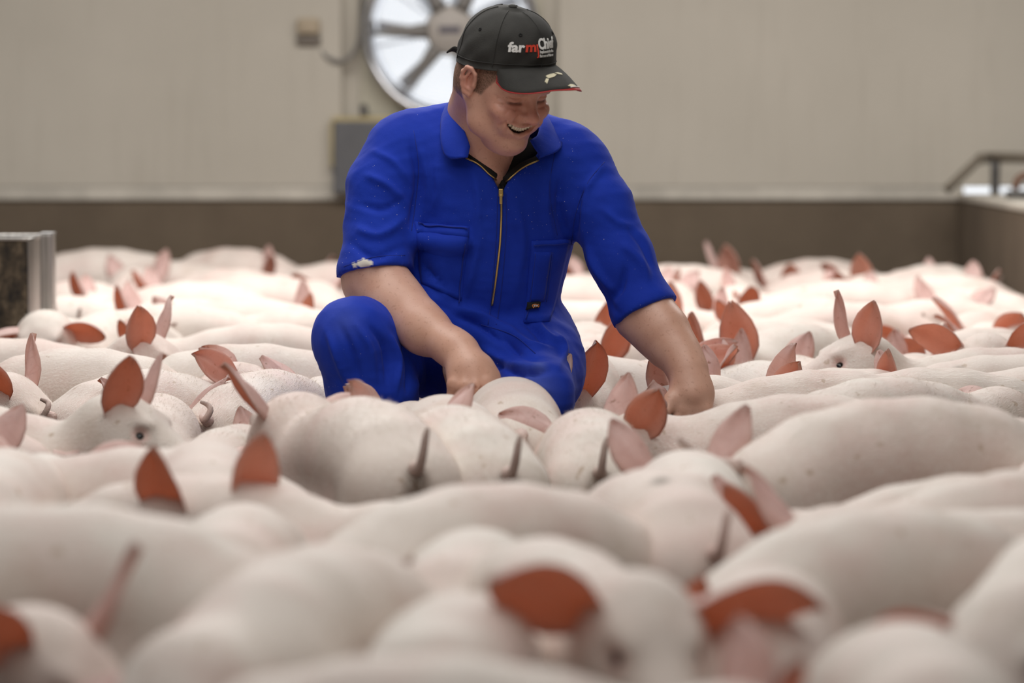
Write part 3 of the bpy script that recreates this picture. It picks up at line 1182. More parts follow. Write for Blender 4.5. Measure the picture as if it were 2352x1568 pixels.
def flat_letters(name, txt, fn, mat, offset=0.02, thick=0.0008):
    """letters laid on a surface; fn(x, y, h) -> point, h = height above the surface"""
    V, F = text_verts(txt, 1.0, offset)
    bm = bmesh.new()
    top = [bm.verts.new(fn(v[0], v[1], thick)) for v in V]
    bot = [bm.verts.new(fn(v[0], v[1], 0.0)) for v in V]
    for f in F:
        try:
            bm.faces.new([top[i] for i in f])
        except ValueError:
            pass
    bm.normal_update()
    for e in [e for e in bm.edges if len(e.link_faces) == 1]:
        a, b = e.verts
        ia, ib = a.index, b.index
    bm.verts.index_update()
    es = [e for e in bm.edges if len(e.link_faces) == 1]
    idx = {v: i for i, v in enumerate(top)}
    for e in es:
        a, b = e.verts
        if a in idx and b in idx:
            try:
                bm.faces.new((a, b, bot[idx[b]], bot[idx[a]]))
            except ValueError:
                pass
    me = bpy.data.meshes.new(name)
    bmesh.ops.recalc_face_normals(bm, faces=bm.faces)
    bm.to_mesh(me)
    bm.free()
    me.materials.append(mat)
    return me


cloth_part('badge_letter', flat_letters('badge_letter', 'D', lambda x, y, h: on_cloth(1216.2 + 11.5 * x, 704.2 - 11.5 * y, 0.0150 + h), mat_white, 0.03))

# zip: brass chain down the front and up both open edges, slider with pull
ZJ = (1151, 438)
line_part('zip_chain', [ZJ, (1151, 500), (1147, 570), (1139, 640), (1130, 700)], 0.0022, mat_gold, 40, 0.003, 'brass zip')
line_part('zip_placket', [(1143, 445), (1141, 520), (1136, 600), (1128, 690), (1121, 745)], 0.0008, mat_dblue, 30, 0.0004)
line_part('zip_placket', [(1162, 445), (1163, 520), (1158, 600), (1149, 690), (1140, 745)], 0.0008, mat_dblue, 30, 0.0004)


# open front edges as little turned-back facings, carrying the zip teeth
def pxy(p):
    d = np.asarray(p) - CAMP
    k = d @ _f
    return 1176 + FPX * (d @ _r) / k, 784 - FPX * (d @ _u) / k


for sg, E_ in ((-1, [(1080, 357), (1106, 374), (1128, 398), (1142, 420), (1151, 443)]), (1, [(1227, 363), (1198, 379), (1175, 400), (1161, 421), (1151, 443)])):
    E2 = smooth_path([(a_, b_, 0) for a_, b_ in E_], 26)
    P = np.array([on_cloth(a_ + sg * 9 * (1 - i / 25), b_ + 7 * (1 - i / 25), 0.0045) for i, (a_, b_, _) in enumerate(E2)])
    for _ in range(3):
        P[1:-1] = 0.25 * P[:-2] + 0.5 * P[1:-1] + 0.25 * P[2:]
    V, Q, T = tube_np(P, 0.0017, 6)
    cloth_part('zip_edge', mesh_np('zip_edge', V, [Q, T], [mat_gold]))
    # dark tape behind the teeth, turned into the opening
    in_ = np.array([p + np.array([-sg * 0.006, 0.006, 0.008]) for p in P])
    n = len(P)
    Vt = np.concatenate([P, in_])
    q = np.stack([np.arange(n - 1), np.arange(1, n), n + np.arange(1, n), n + np.arange(n - 1)], 1)
    o = cloth_part('zip_tape', mesh_np('zip_tape', Vt, [q], [mat_tee]))
    o.modifiers.new('thick', 'SOLIDIFY').thickness = 0.0012
bm = bmesh.new()
c = on_cloth(1151, 444, 0.006)
bm_box(bm, c - np.array([0.0045, 0.003, 0.008]), c + np.array([0.0045, 0.003, 0.007]), 0.0015)
me = bpy.data.meshes.new('zip_slider')
bm.to_mesh(me)
bm.free()
me.materials.append(mat_gold)
sl = cloth_part('zip_slider', me, 'brass slider')
bm = bmesh.new()
bm_box(bm, c + np.array([-0.003, -0.006, -0.022]), c + np.array([0.003, -0.0035, -0.004]), 0.001)
me = bpy.data.meshes.new('zip_pull')
bm.to_mesh(me)
bm.free()
me.materials.append(mat_gold)
cloth_part('zip_pull', me)


def loft(name, rows, mat, thick=0.004, n=18):
    """skin through rows of 3D points"""
    R_ = [smooth_path(r, n) for r in rows]
    A = np.array(R_)                                   # rows x n x 3
    cols = np.stack([smooth_path(A[:, i], 3 * len(rows)) for i in range(n)], 1)
    k = cols.shape[0]
    V = cols.reshape(-1, 3)
    o = np.array([j * n + i for j in range(k - 1) for i in range(n - 1)])
    q = np.stack([o, o + 1, o + n + 1, o + n], 1)
    ob = cloth_part(name, mesh_np(name, V, [q], [mat]))
    s = ob.modifiers.new('thick', 'SOLIDIFY')
    s.thickness = thick
    s.offset = 0
    return ob


# collar: stands around the neck and turns over on both sides
def c3(px, py, dy):
    return M(px, py, dy)


loft('collar', [
    [c3(1160, 246, 0.10), c3(1112, 226, 0.085), c3(1074, 196, 0.05), c3(1061, 228, 0.0), c3(1063, 285, -0.05), c3(1080, 338, -0.085)],
    [c3(1160, 238, 0.115), c3(1105, 218, 0.10), c3(1060, 205, 0.06), c3(1040, 240, -0.005), c3(1045, 300, -0.062), c3(1077, 350, -0.094)],
    [c3(1150, 262, 0.13), c3(1085, 240, 0.11), c3(1032, 238, 0.055), c3(1017, 275, -0.02), c3(1022, 330, -0.072), c3(1075, 358, -0.100)],
    [c3(1150, 285, 0.13), c3(1070, 262, 0.11), c3(1018, 252, 0.05), c3(1014, 300, -0.03), c3(1025, 360, -0.083), c3(1073, 361, -0.103)],
], mat_blue, 0.004, 22)
loft('collar', [
    [c3(1140, 246, 0.10), c3(1190, 236, 0.085), c3(1228, 250, 0.05), c3(1240, 280, 0.0), c3(1234, 310, -0.05), c3(1218, 322, -0.072)],
    [c3(1140, 238, 0.115), c3(1200, 232, 0.10), c3(1246, 254, 0.06), c3(1258, 285, -0.005), c3(1250, 325, -0.055), c3(1230, 342, -0.080)],
    [c3(1150, 262, 0.13), c3(1215, 250, 0.11), c3(1262, 272, 0.05), c3(1276, 305, -0.01), c3(1268, 340, -0.06), c3(1240, 356, -0.088)],
    [c3(1150, 285, 0.13), c3(1225, 266, 0.11), c3(1270, 285, 0.05), c3(1288, 320, -0.01), c3(1284, 344, -0.055), c3(1240, 363, -0.091)],
], mat_blue, 0.004, 22)

# --- body: head, neck and arms as one continuous skin
YAW, PIT, ROL = math.radians(41), math.radians(30), math.radians(4)
hf = np.array([math.sin(YAW) * math.cos(PIT), -math.cos(YAW) * math.cos(PIT), -math.sin(PIT)])
hl = unit(np.cross([0, 0, 1.0], hf))
hu = np.cross(hf, hl)
hl = math.cos(ROL) * hl + math.sin(ROL) * hu
hu = np.cross(hf, hl)
HR = np.stack([hl, hf, hu], 1)                       # columns: his left, forward, up
HC = M(1157, 185, -0.13)
h2w = lambda p: np.asarray(p) @ HR.T + HC
w2h = lambda p: (np.asarray(p) - HC) @ HR


def head():
    nk = [w2h(M(1110, 262, 0.0)), w2h(M(1118, 330, 0.0)), w2h(M(1128, 400, 0.03))]
    lo = np.array([-0.13, -0.20, -0.27])
    hi = np.array([0.13, 0.135, 0.14])
    F = Field(lo, hi, 0.0023)
    F.ell((0, -0.014, 0.048), (0.076, 0.096, 0.085), None, 0.02)
    F.ell((0, 0.028, -0.012), (0.066, 0.064, 0.085), None, 0.03)
    F.ell((0, 0.040, -0.062), (0.050, 0.048, 0.050), None, 0.025)
    for s in (-1, 1):
        F.cap((0.056 * s, 0.0, -0.035), (0.046 * s, 0.022, -0.074), 0.021, 0.022, 0.02)
        F.cap((0.046 * s, 0.022, -0.074), (0.014 * s, 0.072, -0.096), 0.022, 0.017, 0.02)
        F.ell((0.039 * s, 0.067, -0.024), (0.027, 0.026, 0.020), None, 0.012)          # smiling cheeks
        F.ell((0.031 * s, 0.074, -0.046), (0.020, 0.022, 0.020), None, 0.015)
    F.ell((0, 0.080, -0.093), (0.022, 0.017, 0.016), None, 0.014)
    F.ell((0, 0.040, -0.112), (0.034, 0.040, 0.018), None, 0.02)                       # soft under-chin
    F.cap((-0.034, 0.080, 0.026), (0.034, 0.080, 0.026), 0.012, 0.012, 0.016)           # brow
    # nose
    F.cap((0, 0.086, 0.012), (0, 0.106, -0.018), 0.0085, 0.0105, 0.012)
    F.ell((0, 0.111, -0.022), (0.012, 0.012, 0.011), None, 0.008)
    F.ell((-0.004, 0.076, -0.053), (0.036, 0.020, 0.026), None, 0.014)                      # mouth barrel
    for s in (-1, 1):
        F.ell((0.0125 * s, 0.100, -0.026), (0.0085, 0.011, 0.008), None, 0.006)
        F.cap((0.007 * s, 0.110, -0.036), (0.007 * s, 0.102, -0.028), 0.0032, 0.003, 0.003, -1)
        # eyes: deep set, squeezed nearly shut
        c = F.front(0.032 * s, 0.004)
        F.ell(c + [0, 0.006, 0.001], (0.019, 0.011, 0.009), None, 0.010, -1)
        c = F.front(0.032 * s, 0.004)
        F.ell(c + [0, -0.007, 0.0015], (0.0165, 0.0125, 0.0095), None, 0.004)
        for x0, x1, z0, z1, r_ in ((0.019, 0.046, -0.0010, 0.0005, 0.0016), (0.020, 0.049, -0.0095, -0.0075, 0.0013), (0.020, 0.047, 0.0130, 0.0120, 0.0013)):
            P_ = [F.front((x0 + (x1 - x0) * q) * s, z0 + (z1 - z0) * q - 0.002 * math.sin(math.pi * q)) for q in np.linspace(0, 1, 5)]
            F.chain(P_, [r_ * 0.6, r_, r_, r_, r_ * 0.6], 0.003, -1)
        for x0, z0, x1, z1 in ((0.050, 0.006, 0.062, 0.014), (0.050, 0.001, 0.063, 0.002), (0.049, -0.005, 0.061, -0.011), (0.046, -0.012, 0.056, -0.021)):
            P_ = [F.front((x0 + (x1 - x0) * q) * s, z0 + (z1 - z0) * q) for q in (0, 0.5, 1)]
            F.chain(P_, [0.0018, 0.0016, 0.0006], 0.003, -1)
        # laugh line
        P_ = [F.front(x_ * s, z_) for x_, z_ in ((0.018, -0.024), (0.026, -0.031), (0.035, -0.040), (0.040, -0.052), (0.039, -0.064))]
        F.chain(P_, [0.0018, 0.0026, 0.003, 0.0026, 0.001], 0.006, -1)
        P_ = [F.front(x_ * s, z_) for x_, z_ in ((0.047, -0.036), (0.051, -0.050), (0.048, -0.066))]
        F.chain(P_, [0.001, 0.0018, 0.0008], 0.006, -1)
    # mouth, open in a grin
    smile = lambda q: (0.0375 * q - 0.010, -0.0545 + 0.0165 * abs(q) ** 1.8 - 0.002 * q)
    qs = np.linspace(-1, 1, 9)
    up_ = [F.front(x_, z_ + 0.0088 * (1 - abs(q_) ** 2), -0.0015) for q_, (x_, z_) in ((q, smile(q)) for q in qs)]
    lw_ = [F.front(x_ * 0.92, z_ - 0.0118 * (1 - abs(q_) ** 2) - 0.001, -0.0015) for q_, (x_, z_) in ((q, smile(q)) for q in qs)]
    mid_ = [F.front(x_, z_, -0.002) for x_, z_ in (smile(q) for q in qs)]
    global MOUTH
    MOUTH = mid_
    F.chain(up_, [0.002, 0.0034, 0.0040, 0.0042, 0.0040, 0.0042, 0.0040, 0.0034, 0.002], 0.003)
    F.chain(lw_, [0.002, 0.0036, 0.0048, 0.0054, 0.0056, 0.0054, 0.0048, 0.0036, 0.002], 0.003)
    F.chain([p + np.array([0, 0.002, -0.0008]) for p in mid_], [0.0014, 0.0042, 0.0064, 0.0074, 0.0078, 0.0074, 0.0064, 0.0042, 0.0014], 0.0015, -1)
    F.chain([p + np.array([0, -0.010, -0.0008]) for p in mid_[1:-1]], [0.004, 0.0064, 0.0076, 0.0082, 0.0076, 0.0064, 0.004], 0.002, -1)
    # ears
    for s in (-1, 1):
        y0, z0 = 0.006, 0.002
        F.ell((0.078 * s, y0 - 0.010, z0), (0.006, 0.014, 0.024), None, 0.006)
        ring = [(0.000, -0.020), (0.003, -0.006), (0.004, 0.010), (0.002, 0.024), (-0.008, 0.033), (-0.020, 0.030), (-0.027, 0.016), (-0.027, 0.0), (-0.021, -0.014), (-0.012, -0.026), (-0.003, -0.029)]
        xs_ = [0.078, 0.079, 0.080, 0.083, 0.087, 0.090, 0.091, 0.090, 0.087, 0.084, 0.080]
        F.chain([(x_ * s, y0 + y * 0.92, z0 + z * 0.86) for (y, z), x_ in zip(ring, xs_)], [0.0045, 0.0036, 0.0034, 0.0038, 0.0042, 0.0042, 0.0042, 0.0042, 0.0046, 0.0062, 0.0064], 0.003)
        F.chain([(0.087 * s, y0 - 0.010, z0 + 0.020), (0.0885 * s, y0 - 0.016, z0 + 0.004), (0.086 * s, y0 - 0.011, z0 - 0.012), (0.083 * s, y0 - 0.003, z0 - 0.015)], [0.003, 0.0034, 0.0034, 0.003], 0.003)
        F.ell((0.0875 * s, y0 - 0.006, z0 + 0.001), (0.0075, 0.0065, 0.011), None, 0.003, -1)
        F.ell((0.079 * s, y0 + 0.004, z0 - 0.002), (0.005, 0.004, 0.007), None, 0.003)
    # neck down into the collar
    F.chain([(0, -0.045, -0.02), nk[0], nk[1], nk[2]], [0.066, 0.063, 0.062, 0.066], 0.03)
    F.cap(w2h(M(1078, 235, -0.05)), w2h(M(1128, 392, -0.055)), 0.012, 0.014, 0.03)            # neck muscle
    F.ell(w2h(M(1120, 398, 0.025)), (0.075, 0.075, 0.075), None, 0.04)
    F.ell(w2h(M(1138, 425, 0.02)), (0.06, 0.06, 0.06), None, 0.03)
    V, Q = F.surface(1)
    m = np.zeros((len(V), 3))
    x, y, z = V[:, 0], V[:, 1], V[:, 2]
    fl = np.clip(1.3 - np.sqrt(((np.abs(x) - 0.04) / 0.03) ** 2 + ((y - 0.075) / 0.04) ** 2 + ((z + 0.02) / 0.03) ** 2), 0, 1)
    nz = np.clip(1.4 - np.sqrt(x ** 2 + (y - 0.115) ** 2 + (z + 0.022) ** 2) / 0.018, 0, 1)
    er = np.clip(1.2 - np.sqrt(((np.abs(x) - 0.086) / 0.012) ** 2 + ((y + 0.01) / 0.03) ** 2 + ((z - 0.004) / 0.04) ** 2), 0, 1)
    lp = np.clip(1.2 - np.sqrt((x / 0.03) ** 2 + ((y - 0.096) / 0.02) ** 2 + ((z + 0.055) / 0.016) ** 2), 0, 1)
    m[:, 0] = np.clip(0.35 + fl * 0.6 + nz * 0.8 + er * 0.8 + lp * 0.8, 0, 1)
    # hair at the temples and nape, under the cap
    hair = ((np.abs(x) > 0.052) & (y < 0.05 - 0.55 * np.maximum(0.035 - z, 0)) & (y > 0.004) & (z > -0.014) & (np.abs(x) < 0.0785)) * 0.9
    nape = ((y < -0.03) & (z > -0.055) & (np.abs(x) < 0.09)) * 0.9
    m[:, 1] = np.clip(np.maximum(np.maximum(hair, nape), (z > 0.035) * 1.0), 0, 1)
    br = np.clip(1.5 - np.sqrt(((np.abs(x) - 0.033) / 0.02) ** 2 + ((z - 0.024) / 0.005) ** 2), 0, 1) * (y > 0.05) * 0.45
    m[:, 1] = np.maximum(m[:, 1], br)
    for s in (-1, 1):
        dd = np.sqrt((np.clip(np.abs(x * s - 0.0325) - 0.013, 0, 1)) ** 2 + (z + 0.0015 + 2.0 * (0.013 ** 2 - np.minimum((x * s - 0.0325) ** 2, 0.013 ** 2)) * 3) ** 2) + 10 * (y < 0.05)
        m[:, 2] = np.maximum(m[:, 2], np.clip(1.5 - dd / 0.0022, 0, 1) * 0.75)
    mp = np.array(MOUTH)
    ym = np.interp(x, mp[:, 0], mp[:, 1])
    zm = np.interp(x, mp[:, 0], mp[:, 2])
    cav = (np.abs(x + 0.010) < 0.035) & (y < ym - 0.0025) & (y > 0.045) & (np.abs(z - zm + 0.0008) < 0.0105)
    m[:, 2] = np.maximum(m[:, 2], cav * 0.9)
    m[:, 2] = np.maximum(m[:, 2], np.clip(1.4 - np.sqrt((np.abs(x) - 0.007) ** 2 + (y - 0.107) ** 2 + (z + 0.033) ** 2) / 0.004, 0, 1) * 0.8)
    for k in (1, 2):
        m2 = m.copy()
        for c_ in range(3):
            m2[:, c_:c_ + 1] = relax(np.repeat(m[:, c_:c_ + 1], 3, 1), Q)[:, :1]
        m = m2
    return h2w(V), Q, m


def arms():
    out = []
    # right arm: forearm crosses in front, fist down among the pigs
    lo = np.array([M(740, 500)[0], MAN_Y - 0.42, M(800, 985)[2]])
    hi = np.array([M(1190, 500)[0], MAN_Y + 0.14, M(900, 300)[2]])
    F = Field(lo, hi, 0.0034)
    F.chain([SH_R, M(868, 560, -0.03), EL_R + np.array([0, 0, 0])], [0.046, 0.044, 0.046], 0.02)
    F.chain([M(856, 620, -0.05), M(905, 705, -0.10), M(975, 757, -0.17), M(1040, 798, -0.23), M(1060, 815, -0.25)], [0.054, 0.052, 0.043, 0.032, 0.031], 0.03)
    F.cap(M(838, 660, -0.055), M(905, 740, -0.11), 0.040, 0.034, 0.03)                      # elbow underside
    F.cap(M(905, 655, -0.07), M(965, 720, -0.14), 0.034, 0.026, 0.03)
    # back of the hand
    F.chain([M(1058, 812, -0.25), M(1078, 850, -0.275), M(1086, 872, -0.285)], [0.033, 0.036, 0.034], 0.02)
    F.ell(M(1088, 862, -0.28), (0.044, 0.026, 0.034), None, 0.02)
    kn = [M(1042, 884, -0.30), M(1066, 890, -0.312), M(1092, 889, -0.312), M(1116, 880, -0.302)]
    for i, k_ in enumerate(kn):
        F.cap(M(1060 + 14 * i, 850, -0.275), k_, 0.018, 0.0125, 0.014)
        F.ell(k_ + np.array([0, -0.004, 0.003]), (0.0115, 0.010, 0.010), None, 0.006)
        p1 = k_ + np.array([0.004 * (i - 1.5), 0.010, -0.040 + 0.003 * abs(i - 1.3)])
        p2 = p1 + np.array([0.0, 0.026, -0.018])
        p3 = p2 + np.array([0.0, 0.022, -0.002])
        F.chain([k_, p1, p2, p3], [0.0115, 0.0098, 0.009, 0.0075], 0.005)
        for t_ in (0.15, 0.3):
            q_ = k_ + (M(1060 + 14 * i, 850, -0.275) - k_) * t_
        if i < 3:
            mid = (kn[i] + kn[i + 1]) / 2 + np.array([0, -0.010, -0.004])
            F.cap(mid, mid + np.array([0, 0.004, 0.012]), 0.004, 0.0025, 0.008, -1)
        F.cap(M(1066 + 9 * i, 835, -0.288), k_ + np.array([0, -0.009, 0.008]), 0.0028, 0.0035, 0.008)    # tendons
    th0 = M(1108, 842, -0.262)
    F.chain([th0, M(1128, 868, -0.27), M(1128, 893, -0.29), M(1118, 912, -0.30)], [0.020, 0.0145, 0.012, 0.009], 0.014)
    V, Q = F.surface(1)
    out.append((V, Q))
    # left arm: reaches down to the right
    lo = np.array([M(1280, 500)[0], MAN_Y - 0.30, M(800, 1010)[2]])
    hi = np.array([M(1690, 500)[0], MAN_Y + 0.14, M(900, 330)[2]])
    F = Field(lo, hi, 0.0034)
    F.chain([SH_L, M(1425, 590, -0.02), EL_L], [0.042, 0.041, 0.045], 0.02)
    F.chain([M(1482, 705, -0.04), M(1525, 762, -0.075), M(1560, 812, -0.105), M(1580, 850, -0.125), M(1584, 872, -0.13)], [0.052, 0.045, 0.036, 0.031, 0.029], 0.03)
    F.cap(M(1455, 740, -0.045), M(1520, 805, -0.085), 0.032, 0.024, 0.03)
    F.chain([M(1582, 862, -0.13), M(1590, 905, -0.15)], [0.030, 0.034], 0.02)
    F.ell(M(1591, 905, -0.15), (0.041, 0.020, 0.042), None, 0.02)
    for i in range(4):
        k_ = M(1560 + 21 * i, 942 - 3 * abs(i - 1.4), -0.165)
        p1 = k_ + np.array([0.003 * (i - 1.5), -0.008, -0.036])
        p2 = p1 + np.array([0, 0.010, -0.026])
        p3 = p2 + np.array([0, 0.014, -0.016])
        F.cap(M(1576 + 10 * i, 905, -0.15), k_, 0.016, 0.012, 0.012)
        F.chain([k_, p1, p2, p3], [0.0115, 0.0098, 0.009, 0.0075], 0.005)
    F.chain([M(1568, 890, -0.145), M(1542, 918, -0.165), M(1530, 945, -0.18)], [0.018, 0.013, 0.010], 0.012)
    V, Q = F.surface(1)
    out.append((V, Q))
    return out


def torso():
    """the body under the clothes"""
    lo = np.array([M(760, 800, 0)[0], MAN_Y - 0.28, 0.03])
    hi = np.array([M(1420, 800, 0)[0], MAN_Y + 0.36, M(1100, 300)[2]])
    F = Field(lo, hi, 0.011)
    F.ell(M(1138, 480, 0.06), (0.135, 0.10, 0.15), None, 0.05)
    F.ell(M(1145, 700, 0.11), (0.10, 0.09, 0.14), None, 0.06)
    F.ell(M(1150, 820, 0.17), (0.13, 0.11, 0.10), None, 0.06)
    F.cap(SH_R + np.array([0.03, 0, -0.01]), SH_L + np.array([-0.03, 0, -0.01]), 0.05, 0.05, 0.06)
    F.chain([HIP_R, KN_R, AN_R + np.array([0, 0, -0.05])], [0.09, 0.055, 0.04], 0.03)
    F.chain([HIP_L, KN_L, AN_L + np.array([0, 0, -0.05])], [0.09, 0.05, 0.04], 0.03)
    F.cap(M(1120, 330, 0.03), M(1130, 420, 0.05), 0.06, 0.08, 0.04)
    return F.surface(1)


Vh, Qh, mh = head()
parts_ = [(Vh, Qh, mh)]
for V, Q in arms():
    m_ = np.zeros((len(V), 3))
    m_[:, 0] = 0.15
    parts_.append((V, Q, m_))
V, Q = torso()
parts_.append((V, Q, np.zeros((len(V), 3))))
off = 0
AV, AQ, AM = [], [], []
for V, Q, m_ in parts_:
    AV.append(V)
    AQ.append(Q + off)
    AM.append(m_)
    off += len(V)
bme = mesh_np('body', np.concatenate(AV), [np.concatenate(AQ)], [mat_skin])
set_mask(bme, 'mask', np.concatenate(AM))
man_part('body', bme)

# teeth: an arc of single teeth under the upper lip
bm = bmesh.new()
mp = np.array(MOUTH)
for i in range(-5, 6):
    xq = 0.0060 * i - 0.010
    w = 0.0029 - 0.00006 * abs(i)
    hgt = 0.0046 - 0.00030 * abs(i)
    yq, zq = np.interp(xq, mp[:, 0], mp[:, 1]), np.interp(xq, mp[:, 0], mp[:, 2])
    yq = min(yq, np.interp(0, mp[:, 0], mp[:, 1])) - 0.0035
    a = math.atan2(np.interp(xq - 0.004, mp[:, 0], mp[:, 1]) - np.interp(xq + 0.004, mp[:, 0], mp[:, 1]), 0.008)
    c = np.array([xq, yq, zq + 0.0032])
    r = bmesh.ops.create_cube(bm, size=1.0)
    ca, sa = math.cos(-a), math.sin(-a)
    for v in r['verts']:
        x, y, z = v.co.x * 2 * w, v.co.y * 0.004, v.co.z * 2 * hgt
        v.co = Vector(h2w((c[0] + x * ca - y * sa, c[1] + x * sa + y * ca, c[2] + z)))
    es = list({e for v in r['verts'] for e in v.link_edges})
    bmesh.ops.bevel(bm, geom=es, offset=0.0009, segments=2, affect='EDGES', profile=0.5)
bmesh.ops.remove_doubles(bm, verts=bm.verts, dist=1e-6)
me = bpy.data.meshes.new('teeth')
bmesh.ops.recalc_face_normals(bm, faces=bm.faces)
bm.to_mesh(me)
bm.free()
me.materials.append(mat_tooth)
man_part('teeth', me)

# undershirt in the open neck
F = Field(M(1060, 490, -0.16), M(1270, 300, 0.1), 0.005)
F.ell(M(1140, 440, 0.048), (0.105, 0.108, 0.10), None, 0.02)
F.cap(M(1190, 360, 0.0), M(1160, 420, 0.0), 0.045, 0.048, 0.03)
nrm = np.cross(ray(1178, 330), ray(1144, 432))
nrm = unit(nrm) * (1 if nrm[0] < 0 else -1)
F.cut(CAMP, nrm, F.lo, F.lo + 0.6)
V, Q = largest(*F.surface(2))
man_part('undershirt', mesh_np('undershirt', V, [Q], [mat_tee]), label='black undershirt in the open collar')

# rubber boots
for an, toe in ((AN_R, np.array([-0.03, -0.17, 0])), (AN_L, np.array([0.02, -0.15, 0]))):
    F = Field(an - np.array([0.2, 0.3, 0.13]), an + np.array([0.2, 0.2, 0.2]), 0.011)
    b = np.array([an[0], an[1], 0.0])
    F.cap(b + [0, 0.0, 0.15], b + [0, 0.0, 0.05], 0.062, 0.052, 0.02)
    F.cap(b + [0, 0.0, 0.048], b + toe + [0, 0, 0.045], 0.048, 0.044, 0.03)
    F.cut(b + np.array([0, 0, 0.001]), (0, 0, -1), an - 0.4, an + 0.4)
    V, Q = F.surface(1)
    man_part('boot', mesh_np('boot', V, [Q], [mat_boot]))

# --- cap
CT = math.radians(14)


def c2w(p):
    p = np.asarray(p, float)
    o = np.array([0, -0.01, 0.03])
    q = p - o
    r = np.stack([q[..., 0], q[..., 1] * math.cos(CT) - q[..., 2] * math.sin(CT), q[..., 1] * math.sin(CT) + q[..., 2] * math.cos(CT)], -1)
    return h2w(o + r)


CB = np.array([0.0, -0.010, 0.040])


def cap_pt(th, t, off=0.0):
    """th: angle from the front towards his left; t: 0 band .. 1 top"""
    sx, sy = 0.0865 + off, (0.106 if math.cos(th) > 0 else 0.104) + off
    k = max(0.0, 1 - t ** 2.7) ** (1 / 2.1)
    z0 = 0.012 * math.cos(th) - 0.004 * (1 - abs(math.cos(th)))
    z = z0 * (1 - t) + (0.104 + off) * t + 0.004 * math.cos(th) * t * (1 - t) * 4
    pinch = 1 - 0.012 * math.cos(6 * th) * (1 - t) * t * 2
    fr = 1.0 + (0.03 * t * (1 - t) * 4 if math.cos(th) > 0.5 else 0.0) * (math.cos(th) - 0.5) * 2
    wob = 0.0016 * math.sin(5 * th + 9 * t) * math.sin(math.pi * min(1, t * 1.4)) + 0.0012 * math.sin(11 * th - 14 * t)
    return CB + np.array([sx * math.sin(th) * k * pinch, sy * math.cos(th) * k * pinch * fr, z]) + np.array([math.sin(th), math.cos(th), 0.2]) * wob * (1 - t)


def cap_nrm(th, t):
    e = 1e-3
    a = cap_pt(th + e, t) - cap_pt(th - e, t)
    b = cap_pt(th, min(1, t + e)) - cap_pt(th, max(0, t - e))
    n = unit(np.cross(b, a))
    if n.dot(cap_pt(th, t) - CB) < 0:
        n = -n
    return n


nth, nt = 72, 26
ts = np.linspace(-0.05, 1, nt)
V = [cap_pt(2 * math.pi * i / nth, max(t, 0)) - (np.array([0, 0, 0.006]) if t < 0 else 0) for t in ts for i in range(nth)]
Q = [(j * nth + i, j * nth + (i + 1) % nth, (j + 1) * nth + (i + 1) % nth, (j + 1) * nth + i) for j in range(nt - 1) for i in range(nth)]
capo = man_part('cap', mesh_np('cap', c2w(np.array(V)), [np.array(Q)], [mat_cap]), label='faded black baseball cap')
so = capo.modifiers.new('thick', 'SOLIDIFY')
so.thickness = 0.002
so.offset = -1


def cap_part(name, me, label=None):
    return man_part(name, me, capo, label)


def cap_tube(name, pts, rad, mat, n=6):
    V, Q, T = tube_np(c2w(np.array(pts)), rad, n)
    return cap_part(name, mesh_np(name, V, [Q, T], [mat]))


for k in range(6):
    th = math.pi * k / 3
    cap_tube('seam', [cap_pt(th, t, 0.0004) for t in np.linspace(0.0, 0.97, 26)], 0.0011, mat_cap)
cap_tube('band_stitch', [cap_pt(th, 0.06, 0.0006) for th in np.linspace(-math.pi, math.pi, 61)], 0.0009, mat_cap)
bm = bmesh.new()
bmesh.ops.create_uvsphere(bm, u_segments=14, v_segments=8, radius=0.0085)
for v in bm.verts:
    v.co = Vector(c2w(cap_pt(0, 1) + np.array([v.co.x, v.co.y, v.co.z * 0.5])))
me = bpy.data.meshes.new('top_button')
bm.to_mesh(me)
bm.free()
me.materials.append(mat_cap)
cap_part('top_button', me)
for th in (-1.55, -0.55, 0.55, 1.55):
    c, n = cap_pt(th, 0.62, 0.0), cap_nrm(th, 0.62)
    a = unit(np.cross(n, [0, 0, 1.0]))
    b = np.cross(n, a)
    cap_tube('eyelet', [c + n * 0.0005 + 0.0026 * (math.cos(q) * a + math.sin(q) * b) for q in np.linspace(0, 2 * math.pi, 13)], 0.0012, mat_tee)
# strap tail sticking out at the back
sp = [w2h(M(1075, 128, -0.05)), w2h(M(1058, 120, -0.03)), w2h(M(1042, 113, -0.02)), w2h(M(1027, 121, -0.015))]
P = smooth_path(sp, 12)
wv = hu @ HR
V = []
for i, p in enumerate(P):
    w = np.interp(i / 11, [0, 0.6, 1], [0.008, 0.0075, 0.002])
    for sgn, dd in ((-1, 0), (1, 0), (1, 1), (-1, 1)):
        V.append(p + np.array([0, 0, 1.0]) * w * sgn * 0.8 + np.array([0.0, -0.0022, 0]) * dd)
q = [(i * 4 + a, i * 4 + (a + 1) % 4, (i + 1) * 4 + (a + 1) % 4, (i + 1) * 4 + a) for i in range(11) for a in range(4)] + [(0, 3, 2, 1), (44, 45, 46, 47)]
cap_part('strap', mesh_np('strap', h2w(np.array(V)), [np.array(q)], [mat_cap]))

# brim
BA = math.radians(54)


